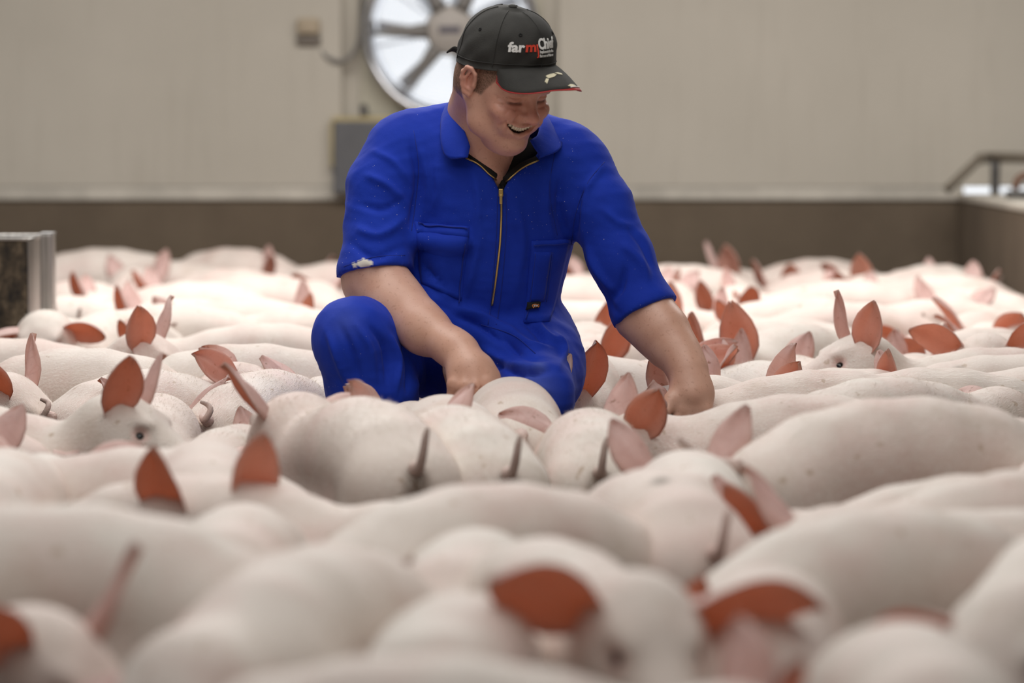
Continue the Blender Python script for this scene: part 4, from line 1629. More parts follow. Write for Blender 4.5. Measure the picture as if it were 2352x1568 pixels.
def brim_pt(u, v, ext=0.0, dz=0.0):
    """u -1..1 across (his right .. left), v 0 band .. 1 edge"""
    th = u * BA
    p0 = cap_pt(th, 0.0) + np.array([0, 0, 0.002])
    ext = ext * (0.25 + 0.95 / (1 + math.exp(-8 * (u - 0.1))))
    L = (0.076 + ext) * max(1 - abs(u) ** 2.6, 0.0) ** 0.55 + 0.002 + ext * 0.3
    fwd = np.array([math.sin(th) * 0.38, math.cos(th) ** 0.5 if math.cos(th) > 0 else 0, 0])
    p = p0 + unit(fwd) * L * v
    x = p[0]
    drop = 0.10 * L * v + 4.6 * max(abs(x) - 0.012, 0) ** 2 * (0.25 + 0.75 * v) + 0.012 * v * v
    return p + np.array([0, 0, -drop + dz])


def brim_mesh(name, ext, dz, th_, mat):
    nu, nv = 40, 10
    top = [brim_pt(-1 + 2 * i / nu, j / nv, ext, dz) for j in range(nv + 1) for i in range(nu + 1)]
    bot = [p - np.array([0, 0, th_]) for p in top]
    V = np.array(top + bot)
    n1 = nu + 1
    m = len(top)
    o = np.array([j * n1 + i for j in range(nv) for i in range(nu)])
    q0 = np.stack([o, o + 1, o + n1 + 1, o + n1], 1)
    rim = [i for i in range(n1)] + [j * n1 + nu for j in range(1, nv + 1)] + [nv * n1 + i for i in range(nu - 1, -1, -1)] + [j * n1 for j in range(nv - 1, 0, -1)] + [0]
    r = np.array(rim)
    q2 = np.stack([r[1:], r[:-1], r[:-1] + m, r[1:] + m], 1)
    me = mesh_np(name, c2w(V), [np.concatenate([q0, (q0 + m)[:, ::-1], q2])], [mat])
    bm = bmesh.new()
    bm.from_mesh(me)
    bmesh.ops.recalc_face_normals(bm, faces=bm.faces)
    bm.to_mesh(me)
    bm.free()
    return me


cap_part('brim', brim_mesh('brim', 0.0, 0.0, 0.0022, mat_cap), 'curved black brim')
cap_part('brim_underside', brim_mesh('brim_underside', 0.0048, -0.0023, 0.0012, mat_red), 'red lining and edge of the brim')
cap_tube('white_piping', [brim_pt(u, 0.985, 0.0, 0.0008) for u in np.linspace(0.12, 0.98, 24)], 0.0013, mat_white)


def patch(pts):
    """dried paint on the brim: polygon in (u, v)"""
    bm = bmesh.new()
    top = [bm.verts.new(c2w(brim_pt(u, v, 0, 0.0012))) for u, v in pts]
    bm.faces.new(top)
    r = bmesh.ops.extrude_face_region(bm, geom=bm.faces[:])
    for v in r['geom']:
        if isinstance(v, bmesh.types.BMVert):
            v.co -= Vector(hu * 0.0012)
    bmesh.ops.triangulate(bm, faces=bm.faces[:])
    bmesh.ops.recalc_face_normals(bm, faces=bm.faces)
    me = bpy.data.meshes.new('paint_splash')
    bm.to_mesh(me)
    bm.free()
    me.materials.append(mat_paint)
    return cap_part('paint_splash', me)


patch([(-0.18, 0.50), (-0.05, 0.42), (0.06, 0.40), (0.10, 0.46), (0.0, 0.54), (-0.10, 0.58), (-0.17, 0.60)])
patch([(0.10, 0.38), (0.22, 0.36), (0.30, 0.44), (0.26, 0.50), (0.16, 0.44)])
patch([(-0.30, 0.72), (-0.22, 0.60), (-0.18, 0.64), (-0.22, 0.70), (-0.28, 0.80)])
patch([(0.08, 0.93), (0.18, 0.88), (0.28, 0.90), (0.34, 0.96), (0.18, 0.985)])


def cap_letters(name, txt, th0, t0, sx_, sy_, mat, offset=0.03, slope=0.0, xshift=0.0):
    def fn(x, y, h):
        th = th0 + (x + xshift * y) * sx_
        t = t0 + y * sy_ + slope * x
        t = min(max(t, 0.03), 0.9)
        return c2w(cap_pt(th, t, 0.0004) + cap_nrm(th, t) * h)
    return cap_part(name, flat_letters(name, txt, fn, mat, offset, 0.0011))


cap_letters('logo_text', 'far', -0.79, 0.30, 0.30, 0.25, mat_white, 0.035, 0.012)
cap_letters('logo_text', 'm', -0.445, 0.315, 0.33, 0.26, mat_redthread, 0.03, 0.01)
cap_letters('logo_text', 'Chief', -0.135, 0.36, 0.235, 0.28, mat_white, 0.03, 0.006)
cap_tube('logo_stroke', [cap_pt(-0.170 + 0.03 * s, 0.45 - 0.24 * s, 0.001) for s in np.linspace(0, 1, 8)] + [cap_pt(-0.17, 0.205, 0.001)], 0.0014, mat_redthread)
cap_letters('small_text', 'Implements for the', -0.11, 0.285, 0.060, 0.075, mat_white, 0.02)
cap_letters('small_text', 'farmers of the w', -0.11, 0.210, 0.066, 0.075, mat_white, 0.02)

# ------------------------------------------------------------------ pigs
def pig_skin():
    t = NT('pig skin')
    at = t.node('ShaderNodeAttribute', attribute_name='mask')
    sx = t.node('ShaderNodeSeparateXYZ')
    t.link(at.outputs['Vector'], sx.inputs[0])
    info = t.node('ShaderNodeObjectInfo')
    v = t.coord()
    off = t.node('ShaderNodeVectorMath', operation='ADD')
    t.link(v, off.inputs[0])
    cb = t.node('ShaderNodeCombineXYZ')
    t.link(t.math('MULTIPLY', info.outputs['Random'], 37.0), cb.inputs[0])
    t.link(cb.outputs[0], off.inputs[1])
    v = off.outputs[0]
    big = t.noise(v, 7, 3)
    base = t.mix(info.outputs['Random'], (0.78, 0.71, 0.64), (0.765, 0.645, 0.58))
    c = t.mix(t.ramp(big, [(0.42, (0, 0, 0)), (0.75, (1, 1, 1))]), base, (0.72, 0.54, 0.485))
    c = t.mix(t.math('MULTIPLY', sx.outputs[0], 0.85), c, (0.76, 0.45, 0.40))
    # pale bristles streaked over the skin
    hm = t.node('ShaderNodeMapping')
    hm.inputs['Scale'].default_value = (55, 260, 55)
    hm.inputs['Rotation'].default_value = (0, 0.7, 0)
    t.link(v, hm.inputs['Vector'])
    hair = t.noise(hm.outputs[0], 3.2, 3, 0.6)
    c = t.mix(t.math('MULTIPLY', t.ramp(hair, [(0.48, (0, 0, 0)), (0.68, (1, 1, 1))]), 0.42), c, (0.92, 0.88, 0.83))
    # muck: specks, stains, and what sticks to tail and hams
    sp = t.noise(v, 42, 2, 0.5)
    st = t.noise(v, 9, 6, 0.65)
    d1 = t.ramp(sp, [(0.69, (0, 0, 0)), (0.73, (1, 1, 1))])
    d2 = t.ramp(st, [(0.56, (0, 0, 0)), (0.78, (0.7, 0.7, 0.7))])
    d = t.math('MAXIMUM', t.math('MULTIPLY', d1, 0.55), t.math('MULTIPLY', d2, 0.55))
    c = t.mix(d, c, (0.44, 0.31, 0.20))
    dm = t.math('MULTIPLY', sx.outputs[1], t.ramp(st, [(0.25, (0.55, 0.55, 0.55)), (0.6, (1, 1, 1))]))
    c = t.mix(dm, c, (0.13, 0.085, 0.055))
    t.color(c)
    t.set(Roughness=0.5)
    t.b.inputs['Sheen Weight'].default_value = 0.06
    t.b.inputs['Sheen Roughness'].default_value = 0.4
    t.b.inputs['Specular IOR Level'].default_value = 0.35
    t.b.inputs['Subsurface Weight'].default_value = 0.0
    t.bump(t.math('ADD', t.math('MULTIPLY', hair, 0.7), t.math('MULTIPLY', big, 0.6)), 0.42, 0.005)
    return t.m


def ear_mat(name, col, trans, tcol):
    t = NT(name)
    v = t.coord()
    n = t.noise(v, 26, 4)
    sp = t.noise(v, 90, 2, 0.5)
    at = t.node('ShaderNodeAttribute', attribute_name='mask')
    sx = t.node('ShaderNodeSeparateXYZ')
    t.link(at.outputs['Vector'], sx.inputs[0])
    c = t.ramp(n, [(0.3, tuple(x * 0.86 for x in col)), (0.7, col)])
    c = t.mix(t.ramp(sp, [(0.66, (0, 0, 0)), (0.74, (0.7, 0.7, 0.7))]), c, (0.22, 0.13, 0.08))
    c = t.mix(t.math('MULTIPLY', sx.outputs[0], 0.55), c, (0.82, 0.62, 0.55))
    vn = t.node('ShaderNodeTexVoronoi', feature='DISTANCE_TO_EDGE')
    vn.inputs['Scale'].default_value = 34
    t.link(v, vn.inputs['Vector'])
    vein = t.ramp(vn.outputs['Distance'], [(0.0, (1, 1, 1)), (0.07, (0, 0, 0))])
    c = t.mix(t.math('MULTIPLY', vein, 0.16), c, (0.45, 0.18, 0.16))
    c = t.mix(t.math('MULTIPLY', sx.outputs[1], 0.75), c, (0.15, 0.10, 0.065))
    t.color(c)
    t.set(Roughness=0.5)
    t.b.inputs['Specular IOR Level'].default_value = 0.3
    tr = t.node('ShaderNodeBsdfTranslucent')
    tr.inputs['Color'].default_value = (*tcol, 1)
    mx = t.node('ShaderNodeMixShader')
    mx.inputs[0].default_value = trans
    t.link(t.b.outputs[0], mx.inputs[1])
    t.link(tr.outputs[0], mx.inputs[2])
    t.link(mx.outputs[0], t.out.inputs['Surface'])
    t.bump(n, 0.25, 0.004)
    return t.m


mat_pig = pig_skin()
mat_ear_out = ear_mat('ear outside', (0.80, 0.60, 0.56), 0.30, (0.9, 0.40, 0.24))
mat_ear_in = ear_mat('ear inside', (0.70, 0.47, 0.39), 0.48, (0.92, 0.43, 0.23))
mat_snout = plain('snout skin', (0.55, 0.29, 0.26), 0.42, var=0.2, vscale=40, bump=0.2, bscale=200)
mat_hoof = plain('hoof horn', (0.16, 0.12, 0.09), 0.6)
mat_eye = plain('dark wet eye', (0.012, 0.010, 0.010), 0.06, var=0.3)
mat_hair = plain('pale bristle', (0.86, 0.82, 0.75), 0.5, var=0.05)
mat_nostril = plain('nostril', (0.07, 0.03, 0.03), 0.7)

TOPZ = {'R': (0.06, 0.412), 'M': (0.24, 0.430), 'S': (0.42, 0.405), 'H': (0.555, 0.402)}


def pig_path(bend, ny):
    xs = np.linspace(-0.08, 0.62, 141)
    ph = bend * np.clip((xs - 0.23) / 0.4, -0.6, 0.6)
    t = np.clip((xs - 0.40) / 0.17, 0, 1)
    ph = ph + ny * t * t * (3 - 2 * t)
    dx = (xs[1] - xs[0]) * 0.92
    X = np.concatenate([[0], np.cumsum(np.cos(ph[:-1]) * dx)])
    Y = np.concatenate([[0], np.cumsum(np.sin(ph[:-1]) * dx)])
    i0 = np.argmin(abs(xs - 0.23))
    X -= X[i0]
    Y -= Y[i0]

    def f(x, y=0.0, z=0.0):
        p = np.interp(x, xs, ph)
        return np.array([np.interp(x, xs, X) - y * math.sin(p), np.interp(x, xs, Y) + y * math.cos(p), z])

    return f, lambda x: float(np.interp(x, xs, ph))


EARS = {  # axis (forward, out, up), opening normal (forward, out, up), tip bend
    'up': ((-0.05, 0.50, 0.87), (0.75, 0.60, 0.1), 0.10),
    'wide': ((-0.05, 0.85, 0.52), (0.85, 0.1, -0.2), 0.25),
    'side': ((0.15, 0.95, 0.12), (0.80, -0.2, -0.35), 0.35),
    'fwd': ((0.62, 0.45, 0.62), (0.6, 0.3, -0.75), 0.35),
    'back': ((-0.62, 0.50, 0.60), (0.45, 0.75, 0.35), 0.0),
    'flop': ((0.45, 0.80, 0.05), (0.5, -0.2, -0.8), 0.35),
    'high': ((0.10, 0.25, 0.96), (0.80, 0.55, -0.05), 0.05),
    'out': ((-0.25, 0.72, 0.62), (0.35, 0.75, -0.45), 0.12),
}


def ear_mesh(base, axis, nrm, L, Wd, tipbend, cup=0.55):
    a = unit(axis)
    n = np.asarray(nrm, float)
    n = unit(n - a * n.dot(a))
    b = np.cross(a, n)
    nu, nv = 14, 11
    ph0 = rng.uniform(0, 6.28)
    u = np.linspace(0, 1, nu)
    v = np.linspace(-1, 1, nv)
    w = Wd * np.interp(u, [0, 0.12, 0.3, 0.5, 0.7, 0.85, 0.95, 1.0], [0.46, 0.68, 0.97, 1.0, 0.80, 0.50, 0.24, 0.07])
    cu = cup * np.interp(u, [0, 0.25, 0.6, 1], [1.7, 1.0, 0.55, 0.15])
    P = np.zeros((2, nu, nv, 3))
    for i in range(nu):
        for j in range(nv):
            th = cu[i] * v[j]
            wob = 0.10 * Wd * math.sin(3.2 * v[j] + 5 * u[i] + ph0) * u[i] + 0.05 * Wd * math.sin(7 * v[j] - 4 * u[i] + 2 * ph0)
            side = w[i] * math.sin(th) / max(cu[i], 1e-3) if cu[i] > 1e-3 else w[i] * v[j]
            dep = w[i] * (1 - math.cos(th)) / max(cu[i], 1e-3)
            c = base + a * (L * (u[i] - 0.5 * tipbend * max(u[i] - 0.4, 0) ** 2)) + b * side + n * (dep + L * tipbend * max(u[i] - 0.35, 0) ** 2 * 1.6 + wob)
            th_ = 0.0032 * (1 - 0.65 * u[i]) * (1 - 0.75 * v[j] ** 2) + 0.0005
            P[0, i, j] = c + n * th_
            P[1, i, j] = c - n * th_
    V = P.reshape(-1, 3)
    ii, jj = np.meshgrid(np.arange(nu - 1), np.arange(nv - 1), indexing='ij')
    o = (ii * nv + jj).ravel()
    q0 = np.stack([o, o + nv, o + nv + 1, o + 1], 1)
    m = nu * nv
    q1 = (q0 + m)[:, ::-1]
    rim = [(i, 0) for i in range(nu)] + [(nu - 1, j) for j in range(1, nv)] + [(i, nv - 1) for i in range(nu - 2, -1, -1)]
    r = np.array([i * nv + j for i, j in rim])
    q2 = np.stack([r[1:], r[:-1], r[:-1] + m, r[1:] + m], 1)
    # make inner face look along +n
    fn = np.cross(V[q0[0, 1]] - V[q0[0, 0]], V[q0[0, 3]] - V[q0[0, 0]])
    if fn.dot(n) < 0:
        q0, q1, q2 = q0[:, ::-1], q1[:, ::-1], q2[:, ::-1]
    msk = np.zeros((2, nu, nv, 3))
    edge = np.maximum(np.abs(v)[None, :] ** 6, (u[:, None] ** 8))
    msk[..., 0] = np.abs(v)[None, :] ** 3 * 0.9  # pale rim: fine hairs and the light on them put into the colour
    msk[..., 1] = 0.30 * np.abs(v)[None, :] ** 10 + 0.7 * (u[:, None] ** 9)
    msk[0, :5, 2:9, 1] = np.maximum(msk[0, :5, 2:9, 1], 0.8 * np.array([1, 0.85, 0.6, 0.32, 0.1])[:, None])  # shade of the hollow ear base put into the inner colour
    return V, np.concatenate([q0, q1, q2]), np.concatenate([np.full(len(q0), 1), np.full(len(q1) + len(q2), 2)]), msk.reshape(-1, 3)


EYE_ME = None


def eye_mesh():
    global EYE_ME
    if EYE_ME is None:
        bm = bmesh.new()
        bmesh.ops.create_uvsphere(bm, u_segments=14, v_segments=10, radius=0.0112)
        EYE_ME = bpy.data.meshes.new('eye')
        bm.to_mesh(EYE_ME)
        bm.free()
        for p in EYE_ME.polygons:
            p.use_smooth = True
        EYE_ME.materials.append(mat_eye)
    return EYE_ME


def pig_discs(pg):
    """plan-view discs of a pig (for keeping pigs apart)"""
    f, ph = pig_path(pg['bend'], pg['ny'])
    s = pg['s']
    out = [(*f(x)[:2], r) for x, r in ((0.02, 0.074), (0.10, 0.08), (0.19, 0.083), (0.28, 0.084), (0.37, 0.08), (0.45, 0.074), (0.53, 0.06))]
    hb = f(0.555)
    a = ph(0.6) + pg['hy']
    for d, r in ((0.06, 0.055), (0.13, 0.042)):
        d *= math.cos(pg['hp'])
        out.append((hb[0] + d * math.cos(a), hb[1] + d * math.sin(a), r))
    return np.array(out) * s


def make_pig(pg):
    s, vox = 1.0, pg['vox']
    f, ph = pig_path(pg['bend'], pg['ny'])
    lift = pg['lift']
    hb = f(0.555, 0, 0.333 + lift)
    yaw, pit = ph(0.6) + pg['hy'], pg['hp']
    fw = np.array([math.cos(yaw) * math.cos(pit), math.sin(yaw) * math.cos(pit), -math.sin(pit)])
    lf = np.array([-math.sin(yaw), math.cos(yaw), 0.0])
    up = np.cross(fw, lf)
    rl = pg.get('roll', 0.0)
    lf, up = lf * math.cos(rl) + up * math.sin(rl), up * math.cos(rl) - lf * math.sin(rl)
    H = lambda x, y, z: hb + fw * x + lf * y + up * z
    pts = [f(x) for x in (-0.06, 0.2, 0.5)] + [H(0.2, 0, 0), H(0, 0, 0)]
    lo = np.min(pts, 0) - np.array([0.15, 0.15, 0])
    hi = np.max(pts, 0) + np.array([0.15, 0.15, 0])
    lo[2], hi[2] = -0.01, max(0.47, hb[2] + 0.12)
    F = Field(lo, hi, vox)
    # trunk: back line and belly line
    fat = pg['fat']
    UX = (0.035, 0.10, 0.19, 0.28, 0.37, 0.44, 0.50)
    UZ = (0.312, 0.334, 0.346, 0.346, 0.334, 0.316 + 0.15 * lift, 0.318 + 0.5 * lift)
    UR = (0.080, 0.090, 0.094, 0.095, 0.092, 0.086, 0.078)
    F.chain([f(x, 0, z) for x, z in zip(UX, UZ)] + [hb], [r * fat for r in UR] + [0.070], 0.03)
    F.chain([f(x, 0, z) for x, z in ((0.08, 0.245), (0.17, 0.232), (0.27, 0.225), (0.37, 0.232), (0.45, 0.25))],
            [0.080 * fat, 0.090 * fat, 0.095 * fat, 0.092 * fat, 0.080 * fat], 0.05)
    for sd in (-1, 1):
        F.cap(f(0.03, 0.031 * sd, 0.318), f(0.06, 0.038 * sd, 0.20), 0.052, 0.049, 0.04)          # ham
        F.cap(f(0.055, 0.044 * sd, 0.2), f(0.035, 0.046 * sd, 0.12), 0.045, 0.025, 0.03)
        F.cap(f(0.035, 0.046 * sd, 0.12), f(0.055, 0.046 * sd, 0.03), 0.024, 0.02, 0.02)
        F.cap(f(0.055, 0.046 * sd, 0.03), f(0.075, 0.046 * sd, 0.018), 0.022, 0.02, 0.012)
        F.cap(f(0.42, 0.045 * sd, 0.31), f(0.41, 0.050 * sd, 0.2), 0.050, 0.044, 0.045)             # shoulder
        F.cap(f(0.41, 0.06 * sd, 0.2), f(0.42, 0.058 * sd, 0.11), 0.04, 0.025, 0.03)
        F.cap(f(0.42, 0.058 * sd, 0.11), f(0.415, 0.058 * sd, 0.03), 0.023, 0.02, 0.02)
        F.cap(f(0.415, 0.058 * sd, 0.03), f(0.435, 0.058 * sd, 0.018), 0.022, 0.02, 0.012)
        # flank fold
    F.cap(f(-0.075, 0, 0.30), f(-0.052, 0, 0.13), 0.014, 0.03, 0.04, -1)                              # cleft
    # head
    F.ell(H(0.015, 0, 0.0), (0.085, 0.066, 0.068), np.stack([fw, lf, up], 1), 0.03)
    F.cap(H(0.05, 0, 0.006), H(0.165, 0, -0.022), 0.052, 0.031, 0.02)
    F.cap(H(0.03, 0, -0.038), H(0.145, 0, -0.045), 0.043, 0.020, 0.02)
    for sd in (-1, 1):
        F.ell(H(0.025, 0.037 * sd, -0.03), (0.055, 0.036, 0.05), np.stack([fw, lf, up], 1), 0.025)
        F.ell(H(0.060, 0.036 * sd, 0.042), (0.026, 0.014, 0.011), np.stack([fw, lf, up], 1), 0.014)   # brow
        F.ell(H(0.074, 0.050 * sd, 0.027), (0.013, 0.010, 0.009), np.stack([fw, lf, up], 1), 0.008, -1)
    F.cap(H(0.182, 0, -0.022), H(0.187, 0, -0.022), 0.0335, 0.0335, 0.008)
    F.ell(H(0.186, 0, -0.010), (0.011, 0.036, 0.026), np.stack([fw, lf, up], 1), 0.008)
    F.cap(H(0.238, 0, -0.026), H(0.240, 0, -0.02), 0.04, 0.04, 0.012, -1)
    for sd in (-1, 1):
        F.cap(H(0.210, 0.0135 * sd, -0.02), H(0.185, 0.012 * sd, -0.022), 0.0075, 0.006, 0.005, -1)
    V, Q = F.surface(1)
    N = vnormals(V, Q)
    mi = np.zeros(len(Q), int)
    msk = np.zeros((len(V), 3), np.float32)
    rel = V - hb
    hx, hy_, hz = rel @ fw, rel @ lf, rel @ up
    inhead = np.abs(hy_) < 0.09
    msk[:, 0] = np.clip((hx - 0.135) / 0.04, 0, 1) * inhead * 0.8
    # eyes sit on the skin; their rims are pink
    eye_i = [int(np.argmin(((V - H(0.073, 0.047 * sd, 0.024)) ** 2).sum(1))) for sd in (-1, 1)]
    for i in eye_i:
        dd = np.linalg.norm(V - V[i], axis=1)
        msk[:, 0] = np.maximum(msk[:, 0], np.clip(1.7 - dd / 0.013, 0, 1) * 0.85)
        msk[:, 1] = np.maximum(msk[:, 1], np.clip(1.6 - dd / 0.0085, 0, 1) * 0.5)
    # muck under the tail and on the hams
    tb = f(-0.052, 0, 0.345)
    tx = f(-0.06, 0, 0.22) - tb
    rr = V - tb
    tt = np.clip((rr @ tx) / tx.dot(tx), 0, 1)
    dl = np.linalg.norm(rr - tt[:, None] * tx, axis=1)
    msk[:, 1] = np.maximum(msk[:, 1], np.clip(1.5 - dl / 0.019, 0, 1) * pg['muck'])
    for sx_, sy_, st_ in pg['spots']:
        c_ = f(sx_, sy_)
        dd = np.hypot(V[:, 0] - c_[0], V[:, 1] - c_[1])
        msk[:, 1] = np.maximum(msk[:, 1], np.clip(1.6 - dd / 0.011, 0, 1) * st_ * (N[:, 2] > 0))
    hoof = V[:, 2] < 0.028
    fc = Q[:, 0]
    mi[hoof[fc]] = 4
    snd = (hx > 0.183) & inhead & (np.sqrt(hy_ ** 2 + (hz + 0.018) ** 2) < 0.05)
    mi[snd[fc]] = 3
    Vs, Qs, Ms, Ks = [V], [Q], [mi], [msk]
    nv = len(V)
    # ears
    for sd, kind in ((1, pg['el']), (-1, pg['er'])):
        ax, nm, tbend = EARS[kind]
        j = rng.normal(0, 0.10, 3)
        axis = fw * (ax[0] + j[0]) + lf * sd * (ax[1] + j[1]) + up * (ax[2] + j[2])
        nrm = fw * nm[0] + lf * sd * nm[1] + up * nm[2]
        base = H(0.004, 0.042 * sd, 0.036)
        L = 0.128 * (1 + rng.normal(0, 0.05)) * pg['ear']
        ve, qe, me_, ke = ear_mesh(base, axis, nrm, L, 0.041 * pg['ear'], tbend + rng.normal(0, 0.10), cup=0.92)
        Vs.append(ve); Qs.append(qe + nv); Ms.append(me_); Ks.append(ke)
        nv += len(ve)
    # tail
    tb = f(-0.036, 0, 0.352)
    bk = -np.array([math.cos(ph(-0.05)), math.sin(ph(-0.05)), 0])
    ls = np.array([-bk[1], bk[0], 0])
    Z = np.array([0, 0, 1.0])
    tk = pg['tail']
    if tk == 'up':
        pp = [(0, 0, 0), (0.03, 0.003, 0.012), (0.05, 0.006, 0.045), (0.052, 0.012, 0.085), (0.045, 0.02, 0.11)]
    elif tk == 'hook':
        pp = [(0, 0, 0), (0.035, 0.0, 0.0), (0.068, 0.004, 0.012), (0.088, 0.008, 0.04), (0.088, 0.012, 0.066)]
    elif tk == 'curl':
        pp = [(0, 0, 0), (0.035, 0.0, 0.015), (0.06, 0.02, 0.01), (0.055, 0.035, 0.035), (0.04, 0.02, 0.05), (0.05, 0.0, 0.06)]
    elif tk == 'out':
        pp = [(0, 0, 0), (0.04, 0.01, 0.01), (0.075, 0.022, 0.022), (0.105, 0.03, 0.045), (0.118, 0.035, 0.06)]
    else:  # down
        pp = [(0, 0, 0), (0.03, 0, -0.006), (0.045, 0.003, -0.04), (0.047, 0.006, -0.08), (0.05, 0.012, -0.11)]
    sg = pg['tside']
    tp = smooth_path([tb + (bk * a + ls * b * sg + Z * c) * (0.55 if tk == 'up' else 0.68) for a, b, c in pp], 14)
    vt, qt, tt_ = tube_np(tp, np.interp(np.linspace(0, 1, 14), [0, 0.25, 0.8, 1], [0.013, 0.0075, 0.0055, 0.0032]), 8)
    kt = np.zeros((len(vt), 3))
    kt[:, 0] = 0.5
    kt[:112, 1] = np.repeat(np.linspace(0.2, 0.8, 14), 8) * pg['tmuck']
    kt[112:, 1] = 0.7 * pg['tmuck']
    Vs.append(vt); Qs.append(qt + nv); Ms.append(np.zeros(len(qt), int)); Ks.append(kt)
    TT = tt_ + nv
    V_all = np.concatenate(Vs)
    ctr = f(0.23)
    V_all = V_all - ctr * np.array([1, 1, 0])
    me = mesh_np('pig', V_all, [np.concatenate(Qs), TT], [mat_pig, mat_ear_in, mat_ear_out, mat_snout, mat_hoof],
                 np.concatenate(Ms + [np.zeros(len(TT), int)]))
    set_mask(me, 'mask', np.concatenate(Ks))
    o = link('pig', me, None, pg['label'], 'pig', 'pigs crowded in the pen')
    o.location = (pg['x'], pg['y'], 0)
    o.rotation_euler = (0, 0, pg['a'])
    o.scale = (pg['s'],) * 3
    if vox <= 0.009:
        bristles(o, V - ctr * np.array([1, 1, 0]), N, Q, 0.23, ph)
    for i in eye_i:
        e = link('eye', eye_mesh(), o)
        e.location = tuple(V[i] - N[i] * 0.0068 - ctr * np.array([1, 1, 0]))
    return o


def bristles(o, V, N, Q, x0, ph):
    """fine pale hair lying back over the skin"""
    q = Q[rng.integers(0, len(Q), 7000)]
    w = rng.dirichlet((1, 1, 1, 1), len(q))
    P = (V[q] * w[..., None]).sum(1)
    Nn = (N[q] * w[..., None]).sum(1)
    Nn /= np.linalg.norm(Nn, axis=1)[:, None] + 1e-9
    k = (P[:, 2] > 0.2) & (Nn[:, 2] > -0.3)
    P, Nn = P[k], Nn[k]
    back = np.array([-1.0, 0, -0.55])
    d = back - Nn * (Nn @ back)[:, None]
    d /= np.linalg.norm(d, axis=1)[:, None] + 1e-9
    d = d + Nn * rng.uniform(0.12, 0.55, len(P))[:, None] + rng.normal(0, 0.16, (len(P), 3))
    d /= np.linalg.norm(d, axis=1)[:, None]
    L = rng.uniform(0.008, 0.017, len(P))[:, None]
    sdw = np.cross(d, Nn)
    sdw /= np.linalg.norm(sdw, axis=1)[:, None] + 1e-9
    hw = 0.00032
    A, B, T = P + sdw * hw, P - sdw * hw, P + d * L
    n = len(P)
    VV = np.concatenate([A, B, T])
    i = np.arange(n)
    link('bristles', mesh_np('bristles', VV, [np.stack([i, i + n, i + 2 * n], 1)], [mat_hair]), o, kind='stuff')


PIGS = []


def pig(px, py, anc, head, s=1.0, label='', bend=0, ny=0, hy=0, hp=18, lift=0.0, el='up', er='up', tail='curl',
        tside=1, muck=0.5, tmuck=0.8, fat=0.89, ear=1.0, vox=0.010, roll=0, fix=False, spots=()):
    xa, za = TOPZ[anc]
    z = s * (za + (lift if anc == 'H' else 0))
    g = at_height(px, py, z)
    a = math.radians(head)
    R = math.radians
    d = dict(px=px, py=py, s=s, a=a, bend=R(bend), ny=R(ny), hy=R(hy), hp=R(hp), lift=lift, el=el, er=er, tail=tail,
             tside=tside, muck=muck, tmuck=tmuck, fat=fat, ear=ear, vox=vox, roll=R(roll), label=label, fix=fix, spots=spots)
    f, ph = pig_path(d['bend'], d['ny'])
    off = (f(xa) - f(0.23) * 1.0) * s
    c, sn = math.cos(a), math.sin(a)
    d['x'] = g[0] - (off[0] * c - off[1] * sn)
    d['y'] = g[1] - (off[0] * sn + off[1] * c)
    PIGS.append(d)
    return d


# nearest, out of focus
pig(290, 1180, 'M', 353, 1.10, 'large shaded pig seen side-on across the lower left foreground', tail='down', lift=-0.07, hp=50)
pig(75, 1400, 'H', 328, 1.0, 'blurred pig facing the camera in the bottom left corner', el='high', er='wide', hp=30)
pig(450, 1450, 'H', 249, 1.04, 'blurred pig with a drooping ear and white rump at the bottom, left of centre', el='flop', er='flop', hp=30, lift=-0.02, fix=True)
pig(925, 1222, 'M', 263, 0.98, 'blurred pig with a grey shaded flank left of centre foreground', tail='down', muck=0.1, lift=-0.10, hp=50, el='back', er='back')
pig(1120, 1122, 'M', 216, 1.04, 'cream-backed pig with an arched back in the centre foreground', bend=8, tail='down', lift=-0.06, hp=45, fix=True)
pig(1320, 1100, 'M', 104, 1.02, 'cream pig with a short upright tail and one brown spot, centre', tail='up', tmuck=0.3, spots=[(0.16, 0.02, 1)], lift=-0.07, el='back', er='back')
pig(1450, 1318, 'H', 286, 1.02, 'blurred pig looking at the camera with one orange ear, bottom centre', el='side', er='wide', hp=24, lift=0.03, ear=1.2, fix=True)
pig(1075, 1375, 'M', 262, 0.98, 'blurred round pale back at the bottom, left of the orange-eared face', tail='down', muck=0.1, lift=-0.1, hp=50, el='back', er='back')
pig(1110, 1518, 'M', 4, 1.0, 'pale grey pig back cut off by the bottom edge at centre', tail='down')
pig(1850, 1206, 'M', 214, 1.03, 'large pig seen side-on with a long smooth back, lower right', bend=-8, tail='down', lift=-0.09, hp=45, el='back', er='back')
pig(1760, 1320, 'M', 262, 0.97, 'blurred white domed back in front of the long smooth-backed pig', tail='down', muck=0.1, lift=-0.1, hp=50, el='back', er='back')
pig(1930, 1455, 'M', 276, 1.0, 'blurred pale back at the bottom edge, right of centre', tail='down', muck=0.1, lift=-0.1, hp=50)
pig(2290, 1190, 'M', 4, 0.97, 'brown-shaded pig flank with an upright tail at the right foreground', tail='up', bend=6)
pig(2330, 1345, 'H', 250, 1.05, 'pig with a flat orange-edged ear in the bottom right corner', el='side', er='side', hp=24)
